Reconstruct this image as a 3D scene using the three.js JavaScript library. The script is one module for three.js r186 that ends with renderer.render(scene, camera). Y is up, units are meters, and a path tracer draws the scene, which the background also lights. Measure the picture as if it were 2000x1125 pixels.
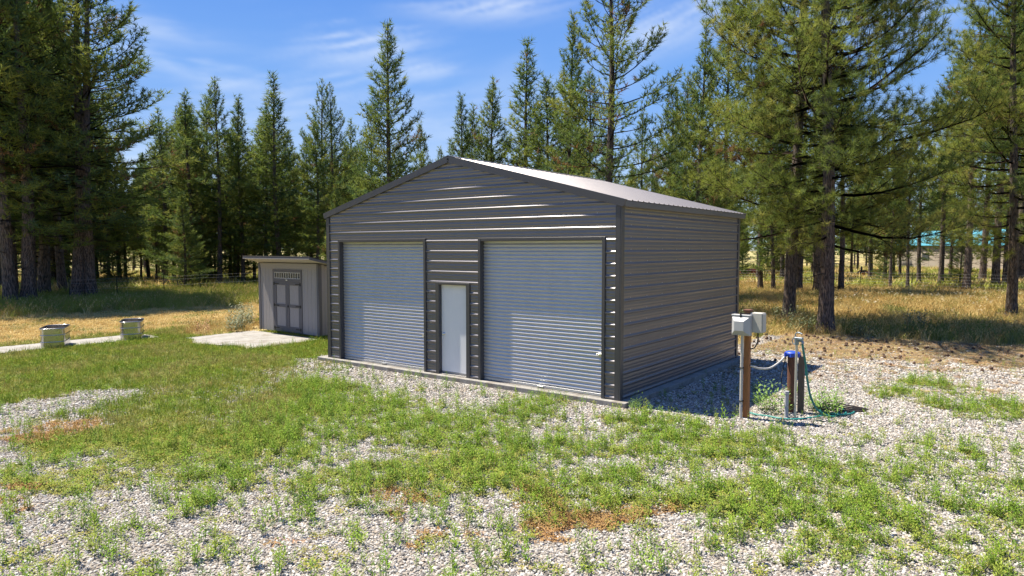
import * as THREE from 'three';
import { RoundedBoxGeometry } from 'three/addons/geometries/RoundedBoxGeometry.js';
import { mergeGeometries } from 'three/addons/utils/BufferGeometryUtils.js';
import { createNoise2D, createNoise3D } from 'simplex-noise';

// ------------------------------------------------------------------ camera, sky, sun, exposure
const scene = new THREE.Scene();
const camera = new THREE.PerspectiveCamera(45.7, 1024 / 576, 0.1, 2000);
camera.position.set(6.033, 2.951, 11.304);
camera.rotation.order = 'YXZ';
camera.rotation.set(-0.0581, 0.6478, 0);
const renderer = new THREE.WebGLRenderer({ antialias: true });
renderer.setSize(1024, 576);
renderer.toneMapping = THREE.LinearToneMapping;
renderer.toneMappingExposure = 2.6;
renderer.shadowMap.enabled = true;

const SUN = new THREE.Vector3(-0.5, 1, 0.078).normalize();
const sun = new THREE.DirectionalLight(new THREE.Color(1.0, 0.91, 0.76), 5.0);
sun.name = 'sun';
sun.position.copy(SUN).multiplyScalar(120);
sun.target.position.set(0, 0, 0);
sun.castShadow = true;
sun.shadow.radius = 1;
sun.shadow.mapSize.set(4096, 4096);
Object.assign(sun.shadow.camera, { left: -70, right: 70, top: 70, bottom: -70, near: 1, far: 300 });
scene.add(sun, sun.target);

function seeded(a) {
  return () => { a = (a + 0x6d2b79f5) | 0; let t = Math.imul(a ^ (a >>> 15), 1 | a); t = (t + Math.imul(t ^ (t >>> 7), 61 | t)) ^ t; return ((t ^ (t >>> 14)) >>> 0) / 4294967296; };
}
const n2 = createNoise2D(seeded(11)), n2b = createNoise2D(seeded(29)), n3 = createNoise3D(seeded(37));
const clamp = THREE.MathUtils.clamp, lerp = THREE.MathUtils.lerp, smooth = (x, a, b) => { const t = clamp((x - a) / (b - a), 0, 1); return t * t * (3 - 2 * t); };
function fbm(x, y, o = 4) { let s = 0, a = 0.5; for (let i = 0; i < o; i++) { s += a * n2(x, y); x *= 2.03; y *= 2.03; a *= 0.5; } return s; }
const PINES_LEFT = [[-35.12, -3.95, 21.7, 's', 1], [-34.88, -4.51, 20.7, 's', 1.05], [-34.78, -0.82, 21.3, 'd', 1.1], [-34.86, -1.64, 19.9, 's', 1.2], [-54.54, -9.33, 23, 'd', 1], [-37.97, -0.54, 21.4, 'd', 1.1], [-57.98, -11.73, 21.1, 'd', 1], [-60.98, -10.72, 24, 'd', 1], [-54.02, -13.48, 13.4, 'f', 1], [-56.16, -6.84, 24.2, 'd', 1], [-57.23, -16.06, 11.3, 'd', 0.9], [-57.03, -13.71, 16.2, 'd', 0.9], [-41.28, -3.05, 21.1, 'd', 1.1], [-39.97, -4.05, 20.2, 'd', 1.1], [-42.52, -5.88, 19.9, 'd', 1], [-49.48, -4.38, 23.1, 'd', 1.1], [-60.64, -13.49, 21.2, 'd', 1], [-52.21, -7.32, 24.1, 'b', 1]];
const PINES_ROW = [[-50.02, -15.25, 9.6, 'f', 0.9], [-51.9, -17.59, 13.6, 'd', 0.9], [-44.85, -15.4, 14.9, 'b', 1.05], [-47.9, -18.11, 14.7, 'd', 1], [-43.08, -16.74, 15.8, 'd', 1], [-47.09, -19.98, 12.5, 'd', 0.9], [-42.66, -18.31, 14.7, 'f', 1.15], [-46.39, -21.76, 11.6, 'd', 0.9], [-42, -20.06, 14.6, 'f', 1.1], [-39.38, -19.54, 16, 'f', 1.2], [-43.62, -23.86, 11, 'd', 0.9], [-43.67, -25.08, 9.8, 'd', 0.9], [-35.4, -20.05, 12.2, 'f', 1], [-38.23, -22.92, 16.2, 's', 0.8], [-38.13, -23.74, 16, 's', 0.8], [-39.12, -26.01, 10.7, 'f', 0.9], [-55.45, -19.92, 12.5, 'd', 0.9], [-56.16, -16.88, 9.2, 'd', 0.9], [-32.01, -18.85, 7.9, 'b', 0.8], [-48.32, -15.28, 13.9, 'd', 1], [-53.4, -18.97, 15.5, 'd', 1], [-51.25, -20.59, 16.2, 'd', 1], [-50.31, -18.8, 14.7, 'f', 1.1], [-49.6, -21.84, 14.4, 'd', 1], [-47.81, -23.2, 14.6, 'd', 1], [-47.72, -24.52, 14.4, 'd', 1], [-45.83, -24.69, 13.3, 'd', 1], [-44.99, -26.58, 13, 'd', 1], [-42.18, -27.46, 12.2, 'd', 1], [-54.59, -16.81, 11.1, 'd', 1], [-39.36, -27.08, 11.4, 'd', 1]];
const PINES_BEHIND = [[-25.08, -17.82, 16.7, 'b', 0.95], [-28.3, -19.15, 12.1, 'd', 0.9], [-27.33, -22.39, 11.6, 'd', 0.8], [-25.71, -24.87, 13.7, 'f', 1], [-26.47, -26.8, 13.4, 'f', 0.9], [-23.34, -25.41, 14.5, 'f', 1.1], [-20.34, -25.17, 16.6, 'f', 1.25], [-18.07, -24.38, 13.7, 'f', 1.2], [-14.45, -20.85, 15.8, 'b', 0.8], [-10.19, -17.8, 18.4, 's', 1], [-17.6, -28.5, 14.8, 'd', 0.9], [-14.72, -30.68, 12.3, 'd', 0.9], [-11.66, -27.98, 13, 'd', 0.9], [-8.29, -24.25, 15.1, 'b', 0.9], [-10.1, -26.65, 13, 'd', 0.85], [-9.18, -31.11, 17.3, 'd', 0.9]];
const PINES_MID = [[-8.68, -36.5, 15.8, 'h', 0.9], [-7.74, -35.96, 14.8, 'f', 1], [-6.28, -37.06, 17.6, 'h', 0.9], [-4.85, -35.64, 17.6, 'h', 1], [-3.81, -37.68, 15.6, 'h', 0.9], [-5.09, -55.53, 13.1, 'h', 0.9], [-1.69, -43.05, 11, 'h', 0.8], [-0.6, -42.62, 11.2, 'h', 0.8], [-0.46, -47.74, 13.3, 'h', 0.9], [0.62, -49.81, 16.8, 'h', 0.9], [2.69, -42.6, 18.6, 'h', 1.05], [3, -55.38, 20.5, 'h', 0.9], [4.15, -48.72, 21.1, 'h', 1], [4.77, -50.44, 21.9, 'h', 0.9], [5.64, -61.14, 23.6, 'h', 0.9], [6.81, -44.47, 21.6, 'h', 1], [7.75, -35.14, 20.1, 'h', 1], [-11.18, -50.91, 15.8, 'h', 0.9], [-7.58, -61.16, 14.6, 'f', 0.9], [-3.83, -64, 13.6, 'f', 0.9]];
const PATCH_GRAVEL = [[-6.0,0.24,2.41,1.46], [-2.13,0.51,2.04,1.04], [0.66,0.47,1.43,0.95], [-8.38,0.81,0.51,1.05], [0.82,2.03,1.04,0.58], [2.16,2.19,0.8,0.43], [3.12,2.45,0.6,0.29], [3.87,2.61,0.57,0.18], [3.91,-2.93,1.59,1.83], [4.97,-6.31,1.72,2.7], [4.84,-0.42,1.27,1.55], [5.94,-1.36,0.9,1.83], [3.67,0.06,0.47,0.56], [3.01,-6.61,1.45,1.59], [0.34,-2.58,1.18,2.13], [1.65,-2.9,0.93,1.98], [-8.52,6.74,0.84,0.8], [-8.69,5.55,0.61,0.56], [-3.94,7.11,0.36,0.32], [-4.46,7.93,0.48,0.21], [-2.27,7.29,0.75,0.7], [-2.41,8.41,0.9,0.58], [-1.11,8.51,1.29,0.68], [-0.36,7.32,1.06,0.78], [0.89,7.0,0.99,0.68], [2.1,6.11,1.09,0.56], [2.88,5.47,0.8,0.46], [3.53,4.75,0.62,0.48], [3.26,5.67,1.42,0.3], [1.86,6.59,1.44,0.42], [4.46,3.25,0.34,0.29], [4.12,4.69,0.39,0.27], [-1.86,5.24,0.29,0.39], [-1.39,6.23,0.32,0.31], [-4.16,6.36,0.31,0.21], [5.51,1.89,0.42,0.35], [1.18,3.09,0.5,0.33], [4.0,2.16,0.52,0.27]];
const PATCH_WEEDS = [[-5.84,2.41,0.75,0.94], [-4.04,2.83,1.16,0.85], [-3.86,3.68,1.09,0.9], [-1.74,2.77,1.39,0.75], [-1.07,1.14,0.66,0.48], [-1.6,3.64,1.3,0.83], [-0.08,3.22,1.07,0.69], [-3.09,5.06,1.02,1.13], [0.09,4.58,0.82,0.54], [1.15,4.75,0.68,0.46], [0.86,2.86,0.45,0.46], [2.11,3.8,0.76,0.44], [1.83,4.77,0.71,0.32], [2.04,2.6,0.43,0.18], [1.85,1.07,1.13,0.53], [0.85,0.85,0.52,0.41], [2.78,1.41,0.82,0.46], [3.57,1.42,0.57,0.41], [4.21,2.0,0.52,0.31], [3.29,3.13,0.81,0.42], [3.15,3.77,0.71,0.35], [4.06,3.36,0.69,0.45], [4.68,2.71,0.64,0.37], [4.65,3.92,0.82,0.43], [5.49,3.56,0.75,0.45], [5.9,2.12,0.34,0.58], [4.96,3.21,0.49,0.4], [4.0,4.27,0.42,0.37], [-0.2,5.76,0.62,0.53], [-2.33,6.66,0.4,0.6], [-1.47,7.15,0.3,0.48], [5.81,0.76,0.26,0.5], [5.37,-0.23,0.29,0.39], [4.72,1.11,0.2,0.29], [5.0,1.03,0.34,0.24], [4.57,-3.7,0.48,0.94], [4.63,-5.82,0.55,0.76], [5.83,-3.66,0.45,0.9], [4.46,2.69,0.36,0.23], [1.16,2.32,0.38,0.27]];
const PATCH_MAT = [[0.87,4.49,0.84,0.57], [2.04,4.89,0.86,0.39], [-0.5,5.31,0.8,0.36], [-3.68,6.22,1.2,0.92], [-5.32,6.81,0.95,0.85], [-3.79,8.03,0.78,0.42], [-4.0,8.19,0.65,0.46], [2.95,4.02,0.7,0.31], [-0.19,4.26,1.0,0.46], [1.53,2.37,0.45,0.25], [2.38,1.38,0.69,0.53]];
const PATCH_LAWN = [[-12.57,3.89,4.15,2.94], [-8.74,2.67,2.32,2.75], [-5.31,3.97,1.22,2.04], [-6.65,5.13,1.5,1.62], [-11.59,5.15,2.32,1.84], [-5.31,6.04,1.33,0.95], [-14.01,4.98,1.51,2.94], [-10.19,-0.52,0.86,1.51], [-13.14,1.78,4.32,1.13], [-4.73,6.77,0.92,0.48], [-3.87,5.71,1.1,0.85], [-11.12,6.98,1.2,2.84]];
const PATCH_RUST = [[2.56,4.52,0.34,0.24], [2.33,4.59,0.64,0.33], [-6.34,7.09,0.57,0.49], [-2.95,8.68,0.4,0.3], [0.1,7.5,0.25,0.12], [1.36,6.41,0.21,0.17], [0.23,5.99,0.24,0.16], [-3.86,8.34,0.38,0.18], [1.46,4.65,0.25,0.17], [1.99,5.22,0.56,0.2]];
const WISPS = [[-2.255, 0.328, 0.067, 0.01, 0.75, 0.03], [-2.432, 0.269, 0.06, 0.015, 0.6, 0.05], [-2.34, 0.245, 0.034, 0.007, 0.45, 0.1], [-1.995, 0.3, 0.06, 0.019, 0.6, 0.2], [-2.659, 0.229, 0.082, 0.009, 0.4, -0.2], [-2.699, 0.269, 0.052, 0.007, 0.3, -0.1], [-2.492, 0.206, 0.09, 0.022, 0.25, 0.1], [-2.586, 0.161, 0.112, 0.03, 0.2, 0], [-1.792, 0.3, 0.075, 0.015, 0.3, 0], [-1.721, 0.267, 0.06, 0.015, 0.35, 0], [-2.698, 0.102, 0.12, 0.022, 0.3, 0], [-2.322, 0.164, 0.06, 0.03, 0.2, 0], [-2.776, 0.281, 0.09, 0.01, 0.3, -0.1]];
const LANE = [[-68.29, -12.46], [-48.71, -26.52], [-46.12, -24.73], [-64.56, -11.27]];
// clear summer sky with thin cirrus; it goes on the same way all round
{
  const W = 2048, H = 1024, d = new Float32Array(W * H * 4), r = seeded(5);
  const wisps = WISPS.map((w) => [w[0], w[1], w[2] * 1.7, w[3] * 1.5, w[4] * 0.85, w[5]]);
  for (let i = 0; i < 40; i++) { const az = r() * 6.283 - 3.1416; if (az > -2.95 && az < -1.45) continue; wisps.push([az, 0.1 + r() * 0.9, 0.06 + r() * 0.1, 0.01 + r() * 0.025, 0.25 + r() * 0.45, (r() - 0.5) * 0.4]); }
  const low = [0.25, 0.325, 0.405], mid = [0.082, 0.172, 0.36], top = [0.039, 0.109, 0.32], zen = [0.037, 0.092, 0.255];
  for (let j = 0; j < H; j++) {
    const el = ((j + 0.5) / H - 0.5) * Math.PI;
    for (let i = 0; i < W; i++) {
      const az = ((i + 0.5) / W - 0.5) * 2 * Math.PI, e = Math.max(0, el);
      let c0 = 0;
      for (const w of wisps) {
        let dx = az - w[0]; if (dx > Math.PI) dx -= 2 * Math.PI; if (dx < -Math.PI) dx += 2 * Math.PI;
        dx *= Math.cos(el);
        if (Math.abs(dx) > w[2] * 3) continue;
        const dy = el - w[1] - dx * w[5];
        if (Math.abs(dy) > w[3] * 4) continue;
        const q = fbm(dx * 7 + w[0] * 7, dy * 60 - dx * 9, 5);
        c0 += w[4] * Math.exp(-((dx / w[2]) ** 2) * 1.6 - ((dy / w[3] - q * 0.9) ** 2) * 0.9) * clamp(0.75 + q * 1.0, 0, 1.3);
      }
      const v = smooth(fbm(Math.cos(az) * 2.2 + 3, Math.sin(az) * 2.2 + el * 5, 4), -0.1, 0.6) * 0.14;
      const cl = clamp(c0 * 0.8 + v, 0, 0.9);
      const o = (j * W + i) * 4;
      for (let k = 0; k < 3; k++) {
        let s = e < 0.24 ? lerp(low[k], mid[k], smooth(e, -0.02, 0.24)) : e < 0.42 ? lerp(mid[k], top[k], smooth(e, 0.2, 0.46)) : lerp(top[k], zen[k], smooth(e, 0.42, 1.5));
        s = lerp(s, [0.37, 0.395, 0.42][k], cl);
        if (el < 0) s = lerp(s, [0.2, 0.2, 0.16][k], smooth(-el, 0, 0.05));
        d[o + k] = s;
      }
      d[o + 3] = 1;
    }
  }
  const t = new THREE.DataTexture(d, W, H, THREE.RGBAFormat, THREE.FloatType);
  t.mapping = THREE.EquirectangularReflectionMapping;
  t.magFilter = THREE.LinearFilter; t.minFilter = THREE.LinearFilter; t.wrapS = THREE.RepeatWrapping; t.needsUpdate = true;
  scene.background = t; scene.environment = t;
}

// ------------------------------------------------------------------ helpers
const taken = new Map();
function numbered(name) { const n = taken.get(name) ?? 0; taken.set(name, n + 1); return n ? `${name}_${String(n).padStart(3, '0')}` : name; }
function tag(o, label, category, group, kind) {
  if (label) o.userData.label = label;
  if (category) o.userData.category = category;
  if (group) o.userData.group = group;
  if (kind) o.userData.kind = kind;
  return o;
}
function part(name, geo, mat, parent, label) {
  const m = new THREE.Mesh(geo, mat);
  m.castShadow = m.receiveShadow = true;
  m.name = parent === scene ? numbered(name) : name;
  if (label) m.userData.label = label;
  parent.add(m);
  return m;
}
function thing(name, label, category, x = 0, y = 0, z = 0, turn = 0, group) {
  const g = new THREE.Group();
  g.name = numbered(name); g.position.set(x, y, z); g.rotation.y = turn;
  scene.add(g);
  return tag(g, label, category, group);
}
function sub(name, parent) { const g = new THREE.Group(); g.name = name; parent.add(g); return g; }
function structure(name, geo, mat, label) { const m = part(name, geo, mat, scene); return tag(m, label, undefined, undefined, 'structure'); }
const rgb = (r, g, b) => new THREE.Color().setRGB(r, g, b);
const std = (c, rough = 0.8, metal = 0, extra = {}) => new THREE.MeshPhysicalMaterial({ color: Array.isArray(c) ? rgb(...c) : c, roughness: rough, metalness: metal, ...extra });
const box = (w, h, d, x = 0, y = 0, z = 0, bevel = 0) => { const g = bevel ? new RoundedBoxGeometry(w, h, d, 2, bevel) : new THREE.BoxGeometry(w, h, d); g.translate(x, y, z); return g; };
const span = (x0, x1, y0, y1, z0, z1, bevel = 0) => box(x1 - x0, y1 - y0, z1 - z0, (x0 + x1) / 2, (y0 + y1) / 2, (z0 + z1) / 2, bevel);
const rod = (r0, r1, h, x, y, z, seg = 12) => { const g = new THREE.CylinderGeometry(r1, r0, h, seg); g.translate(x, y + h / 2, z); return g; };
const tube = (pts, r, seg = 40, rad = 8) => new THREE.TubeGeometry(new THREE.CatmullRomCurve3(pts.map((p) => new THREE.Vector3(...p))), seg, r, rad);
const merge = (list) => mergeGeometries(list.map((g) => (g.index ? g.toNonIndexed() : g)).map((g) => { for (const k of Object.keys(g.attributes)) if (!['position', 'normal', 'uv'].includes(k)) g.deleteAttribute(k); return g; }));
// uv in metres from the dominant axis of each face
function metreUv(g) {
  g = g.index ? g.toNonIndexed() : g;
  const p = g.attributes.position, n = g.attributes.normal, uv = new Float32Array(p.count * 2);
  for (let i = 0; i < p.count; i++) {
    const ax = Math.abs(n.getX(i)), ay = Math.abs(n.getY(i)), az = Math.abs(n.getZ(i));
    const [u, v] = ay > ax && ay > az ? [p.getX(i), p.getZ(i)] : ax > az ? [p.getZ(i), p.getY(i)] : [p.getX(i), p.getY(i)];
    uv[i * 2] = u; uv[i * 2 + 1] = v;
  }
  g.setAttribute('uv', new THREE.BufferAttribute(uv, 2));
  return g;
}
// a texture computed from a function (u, v in 0..1, tiling is the function's affair) -> linear colour or grey
function canvasTexture(size, f, { color = true, repeat = [1, 1], h = size } = {}) {
  const d = new Uint8Array(size * h * 4);
  const enc = (x) => { x = clamp(x, 0, 1); return Math.round(255 * (color ? (x <= 0.0031308 ? 12.92 * x : 1.055 * Math.pow(x, 1 / 2.4) - 0.055) : x)); };
  for (let j = 0; j < h; j++) for (let i = 0; i < size; i++) {
    const c = f(i / size, j / h), o = (j * size + i) * 4;
    d[o] = enc(c[0]); d[o + 1] = enc(c[1]); d[o + 2] = enc(c[2]); d[o + 3] = 255;
  }
  const t = new THREE.DataTexture(d, size, h, THREE.RGBAFormat);
  t.wrapS = t.wrapT = THREE.RepeatWrapping; t.magFilter = THREE.LinearFilter; t.minFilter = THREE.LinearMipmapLinearFilter; t.generateMipmaps = true;
  if (color) t.colorSpace = THREE.SRGBColorSpace;
  t.repeat.set(...repeat); t.needsUpdate = true;
  return t;
}
// noise on a torus so that a tile closes
const tile = (u, v, k, s = 0) => { const a = u * 6.2832, b = v * 6.2832, q = k / 6.2832; return 0.5 * (n3(Math.cos(a) * q + s, Math.sin(a) * q, b * 0 + Math.cos(b) * q) + n3(Math.sin(b) * q + s, Math.cos(a) * q + 7, Math.sin(a) * q + Math.sin(b) * q)); };
// ------------------------------------------------------------------ ground: what grows or lies where (metres; the garage's front wall runs along z = 0)
const AX = [0.797, -0.603], BX = [-0.603, -0.797];
function patch(list, x, z) {
  let m = 0;
  for (const [cx, cz, a, b] of list) {
    const dx = x - cx, dz = z - cz, u = (dx * AX[0] + dz * AX[1]) / a, v = (dx * BX[0] + dz * BX[1]) / b, w = 1.45 - Math.sqrt(u * u + v * v);
    if (w > 0) m = Math.max(m, Math.min(1, w / 0.95));
  }
  return m;
}
const inGarage = (x, z, e = 0) => x > -8.83 - e && x < 0.22 + e && z < 0.16 + e && z > -6.72 - e;
const inStrip = (x, z, e = 0) => x > -18.2 - e && x < -16.75 + e && z > 0.42 - e && z < 9;
const inPad = (x, z, e = 0) => x > -15.9 - e && x < -12.0 + e && z > -2.5 - e && z < 0.3 + e + 0.25 * Math.sin(x * 2.1);
const inShed = (x, z, e = 0) => x > -15.9 - e && x < -12.4 + e && z < -2.6 + e && z > -4.9 - e;
const rightEdge = (x) => -12.6 - 0.12 * x;           // where the yard turns into meadow right of the garage
function zones(x, z) {
  const w = fbm(x * 0.55, z * 0.55, 3), f = n2b(x * 1.9, z * 1.9), q = n2b(x * 4.7 + 9, z * 4.7);
  const wx = x + w * 0.6 + f * 0.2 + q * 0.1, wz = z + n2(x * 0.6 + 40, z * 0.6) * 0.5 + n2b(x * 2.1 + 70, z * 2.1) * 0.2 + q * 0.1;
  const r = { gravel: 0, lawn: 0, dry: 0, meadow: 0, litter: 0, rust: 0, weeds: 0, mat: 0, green: 0 };
  const back = x > -1 ? rightEdge(x) : x > -9.5 ? -7.4 : -4.2;
  if (x < -18.3) {                                     // west of the tank strip: green verge, then mown dry grass, then tall green grass by the fence
    const verge = smooth(-x + w * 0.6, 18.2, 19.6), tall = smooth(-x + z * -0.25 + w * 2.4, 27, 30.5);
    r.lawn = 1 - verge; r.dry = verge * (1 - tall); r.green = verge * tall;
    return r;
  }
  if (wz < back) {
    const k = smooth(back - wz, 0, 1.6);
    if (x > -0.6) { r.litter = 1 - k; r.meadow = k; } else if (x < -15.6) { r.dry = 0.6; r.meadow = 0.4; } else r.meadow = 1;
    return r;
  }
  const L = patch(PATCH_LAWN, wx, wz), G = patch(PATCH_GRAVEL, wx, wz), Wd = patch(PATCH_WEEDS, wx, wz), M = patch(PATCH_MAT, wx, wz), R = patch(PATCH_RUST, wx, wz);
  if (x > -0.4 && z < -4.5) { const k = smooth(-wz + w * 2.6 + f * 0.5 - 0.12 * x, 6.6, 10.4) * 0.92; r.litter = Math.max(k, 0.3 * smooth(f, 0.2, 0.7)); r.gravel = 1 - r.litter; }
  else if (x < -9.2 + w * 0.8 && !(G > 0.4)) r.lawn = 1;
  else { r.lawn = L * (1 - G * 0.85); r.gravel = Math.max(G, 1 - L); }
  const s = r.lawn + r.gravel + r.litter || 1; r.lawn /= s; r.gravel /= s; r.litter /= s;
  if (x > -9 + w) { const k = clamp(r.lawn + q * 0.28 + f * 0.15, 0, 1); r.gravel += r.lawn - Math.min(r.lawn, k); r.lawn = Math.min(r.lawn, k); }
  if (wx < -15.9 && wz < 0.0) { const k = smooth(-wz + w, 0.2, 1.6); r.dry = k; r.lawn *= 1 - k; r.gravel *= 1 - k; }
  r.weeds = Wd; r.mat = M; r.rust = R;
  return r;
}
const GROUND_COLORS = { gravel: [0.24, 0.215, 0.185], lawn: [0.15, 0.17, 0.05], dry: [0.47, 0.36, 0.155], meadow: [0.36, 0.29, 0.11], litter: [0.36, 0.295, 0.175], green: [0.24, 0.26, 0.06] };
{
  // the whole land, one sheet out to the horizon
  const N = 160, S = 1400, g = new THREE.PlaneGeometry(S, S, N, N); g.rotateX(-Math.PI / 2);
  const p = g.attributes.position, col = new Float32Array(p.count * 3), uv = g.attributes.uv;
  for (let i = 0; i < p.count; i++) {
    // finer cells near the yard
    const sx = p.getX(i) / (S / 2), sz = p.getZ(i) / (S / 2), X = Math.sign(sx) * Math.pow(Math.abs(sx), 2.2) * S / 2, Z = Math.sign(sz) * Math.pow(Math.abs(sz), 2.2) * S / 2;
    p.setX(i, X); p.setZ(i, Z); p.setY(i, -0.004); uv.setXY(i, X / 9, Z / 9);
    const a = fbm(X * 0.06, Z * 0.06, 4), b = fbm(X * 0.23 + 5, Z * 0.23, 3);
    const tan = smooth(a + b * 0.5, -0.5, 0.2);
    for (let k = 0; k < 3; k++) col[i * 3 + k] = lerp([0.20, 0.215, 0.065][k], [0.34, 0.27, 0.11][k], tan) * 1.45;
  }
  g.setAttribute('color', new THREE.BufferAttribute(col, 3)); g.computeVertexNormals();
  const map = canvasTexture(512, (u, v) => { const t = 0.62 + 0.3 * tile(u, v, 30) + 0.28 * tile(u, v, 90, 4) + 0.2 * tile(u, v, 220, 9); return [t, t * (0.97 + 0.1 * tile(u, v, 14, 20)), t * 0.95]; });
  structure('ground', g, std([1, 1, 1], 0.95, 0, { vertexColors: true, map }), 'open dry grassland running under the pines to the horizon');
}
{
  // the yard: gravel, weedy lawn, dry grass and needle litter, 2.5 cm per texel
  const x0 = -40, x1 = 16, z0 = -24, z1 = 15, W = 2048, H = 1426, g = new THREE.PlaneGeometry(x1 - x0, z1 - z0, 1, 1);
  g.rotateX(-Math.PI / 2); g.translate((x0 + x1) / 2, 0, (z0 + z1) / 2);
  g.setAttribute('uv1', new THREE.BufferAttribute(new Float32Array([0, 0, 1, 0, 0, 1, 1, 1].map((v, i) => (i % 2 ? (1 - v) * (z1 - z0) : v * (x1 - x0)) / 2.0)), 2));
  const rr = seeded(77);
  const map = canvasTexture(W, (u, v) => {
    const x = lerp(x0, x1, u), z = lerp(z1, z0, v), q = zones(x, z), c = [0, 0, 0];
    let s = 0;
    for (const k in GROUND_COLORS) if (q[k] > 0) { s += q[k]; for (let i = 0; i < 3; i++) c[i] += GROUND_COLORS[k][i] * q[k]; }
    const a = 0.72 + 0.28 * n2(x * 3.1, z * 3.1) * 0.6 + 0.5 * rr() * (q.gravel > 0.5 ? 1.1 : 0.6);
    const m = Math.min(0.75, Math.max(q.mat, q.weeds * 0.7)) * 0.7, ru = q.rust * 0.75;
    for (let i = 0; i < 3; i++) { c[i] = (c[i] / (s || 1)) * a; c[i] = lerp(c[i], [0.18, 0.19, 0.06][i] * a, m); c[i] = lerp(c[i], [0.33, 0.17, 0.075][i] * a, ru); }
    return c;
  }, { h: H });
  map.wrapS = map.wrapT = THREE.ClampToEdgeWrapping;
  const bump = canvasTexture(512, (u, v) => { const t = 0.5 + 0.35 * tile(u, v, 60) + 0.35 * tile(u, v, 130, 3); return [t, t, t]; }, { color: false });
  bump.channel = 1;
  structure('yard', g, std([1, 1, 1], 0.95, 0, { map, bumpMap: bump, bumpScale: 0.03 }), 'gravelled yard with weedy lawn around the garage');
}
{
  const s = new THREE.Shape(LANE.map(([x, z]) => new THREE.Vector2(x, -z))), g = new THREE.ShapeGeometry(s); g.rotateX(-Math.PI / 2); g.translate(0, 0.004, 0);
  structure('dirt_lane', g, std([0.40, 0.35, 0.27], 0.95), 'pale dirt lane passing through the wood behind the shed');
}
// concrete: broom-finished, stained
const concreteMap = canvasTexture(512, (u, v) => { const t = 0.215 + 0.04 * tile(u, v, 8) + 0.045 * tile(u, v, 40, 2) + 0.05 * tile(u, v, 190, 5), k = smooth(tile(u, v, 6, 30) + 0.4 * tile(u, v, 30, 12), 0.05, 0.4) * 0.6; return [t * lerp(1, 0.72, k), t * lerp(0.965, 0.62, k), t * lerp(0.90, 0.5, k)]; });
concreteMap.repeat.set(0.33, 0.33);
const concrete = std([1, 1, 1], 0.85, 0, { map: concreteMap });
structure('concrete_strip', metreUv(span(-18.2, -16.75, -0.05, 0.035, 0.42, 9, 0.012)), concrete, 'narrow pale concrete strip under the stock tanks');
{
  const s = new THREE.Shape(); const pts = [];
  for (let i = 0; i <= 24; i++) { const x = -15.9 + (3.9 * i) / 24; pts.push([x, -(0.28 + 0.22 * Math.sin(x * 2.1) + 0.1 * n2(x * 2, 3))]); }
  s.moveTo(-15.9, 2.45); s.lineTo(-12.0, 2.45); for (const [x, y] of pts.reverse()) s.lineTo(x, y); s.closePath();
  const g = new THREE.ExtrudeGeometry(s, { depth: 0.06, bevelEnabled: false }); g.rotateX(-Math.PI / 2); g.translate(0, -0.03, 0);
  structure('concrete_pad', metreUv(g), concrete, 'weathered concrete pad in front of the shed');
}
// ------------------------------------------------------------------ metal garage
const WD = 8.53, LN = 6.41, Y0 = 0.10, EAVE = 3.76, P = 0.2286, RIDGE = 4.97, SL = 0.26, MIDX = -WD / 2;
const dustMap = canvasTexture(256, (u, v) => { const t = 0.96 + 0.03 * tile(u, v, 5) + 0.02 * tile(u, v, 30, 3); return [t, t * 0.995, t * 0.985]; });
dustMap.repeat.set(0.4, 0.4);
const wave = canvasTexture(256, (u, v) => { const t = 0.5 + 0.6 * tile(u, v, 5) + 0.2 * tile(u, v, 12, 4); return [t, t, t]; }, { color: false });
wave.repeat.set(0.45, 0.45);
const sheetMetal = std([0.205, 0.194, 0.202], 0.34, 0.58, { map: dustMap, bumpMap: wave, bumpScale: 0.0008 });
const trimMetal = std([0.062, 0.061, 0.068], 0.42, 0.2, { clearcoat: 0.3, clearcoatRoughness: 0.3 });
const curtainMetal = std([0.52, 0.525, 0.535], 0.42, 0.5, { map: dustMap });
const whitePaint = std([0.78, 0.79, 0.80], 0.45, 0, { map: dustMap });
const chrome = std([0.7, 0.7, 0.7], 0.25, 1);
const RIB = [[0, 0], [0.007, 0.0008], [0.011, 0.004], [0.022, 0.0155], [0.026, 0.0185], [0.031, 0.0195], [0.043, 0.0195], [0.048, 0.0185], [0.052, 0.0155], [0.063, 0.004], [0.067, 0.0008], [0.074, 0],
  [0.110, 0], [0.116, 0.0015], [0.130, 0.0015], [0.136, 0], [0.166, 0], [0.172, 0.0015], [0.186, 0.0015], [0.192, 0], [P, 0]];
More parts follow.
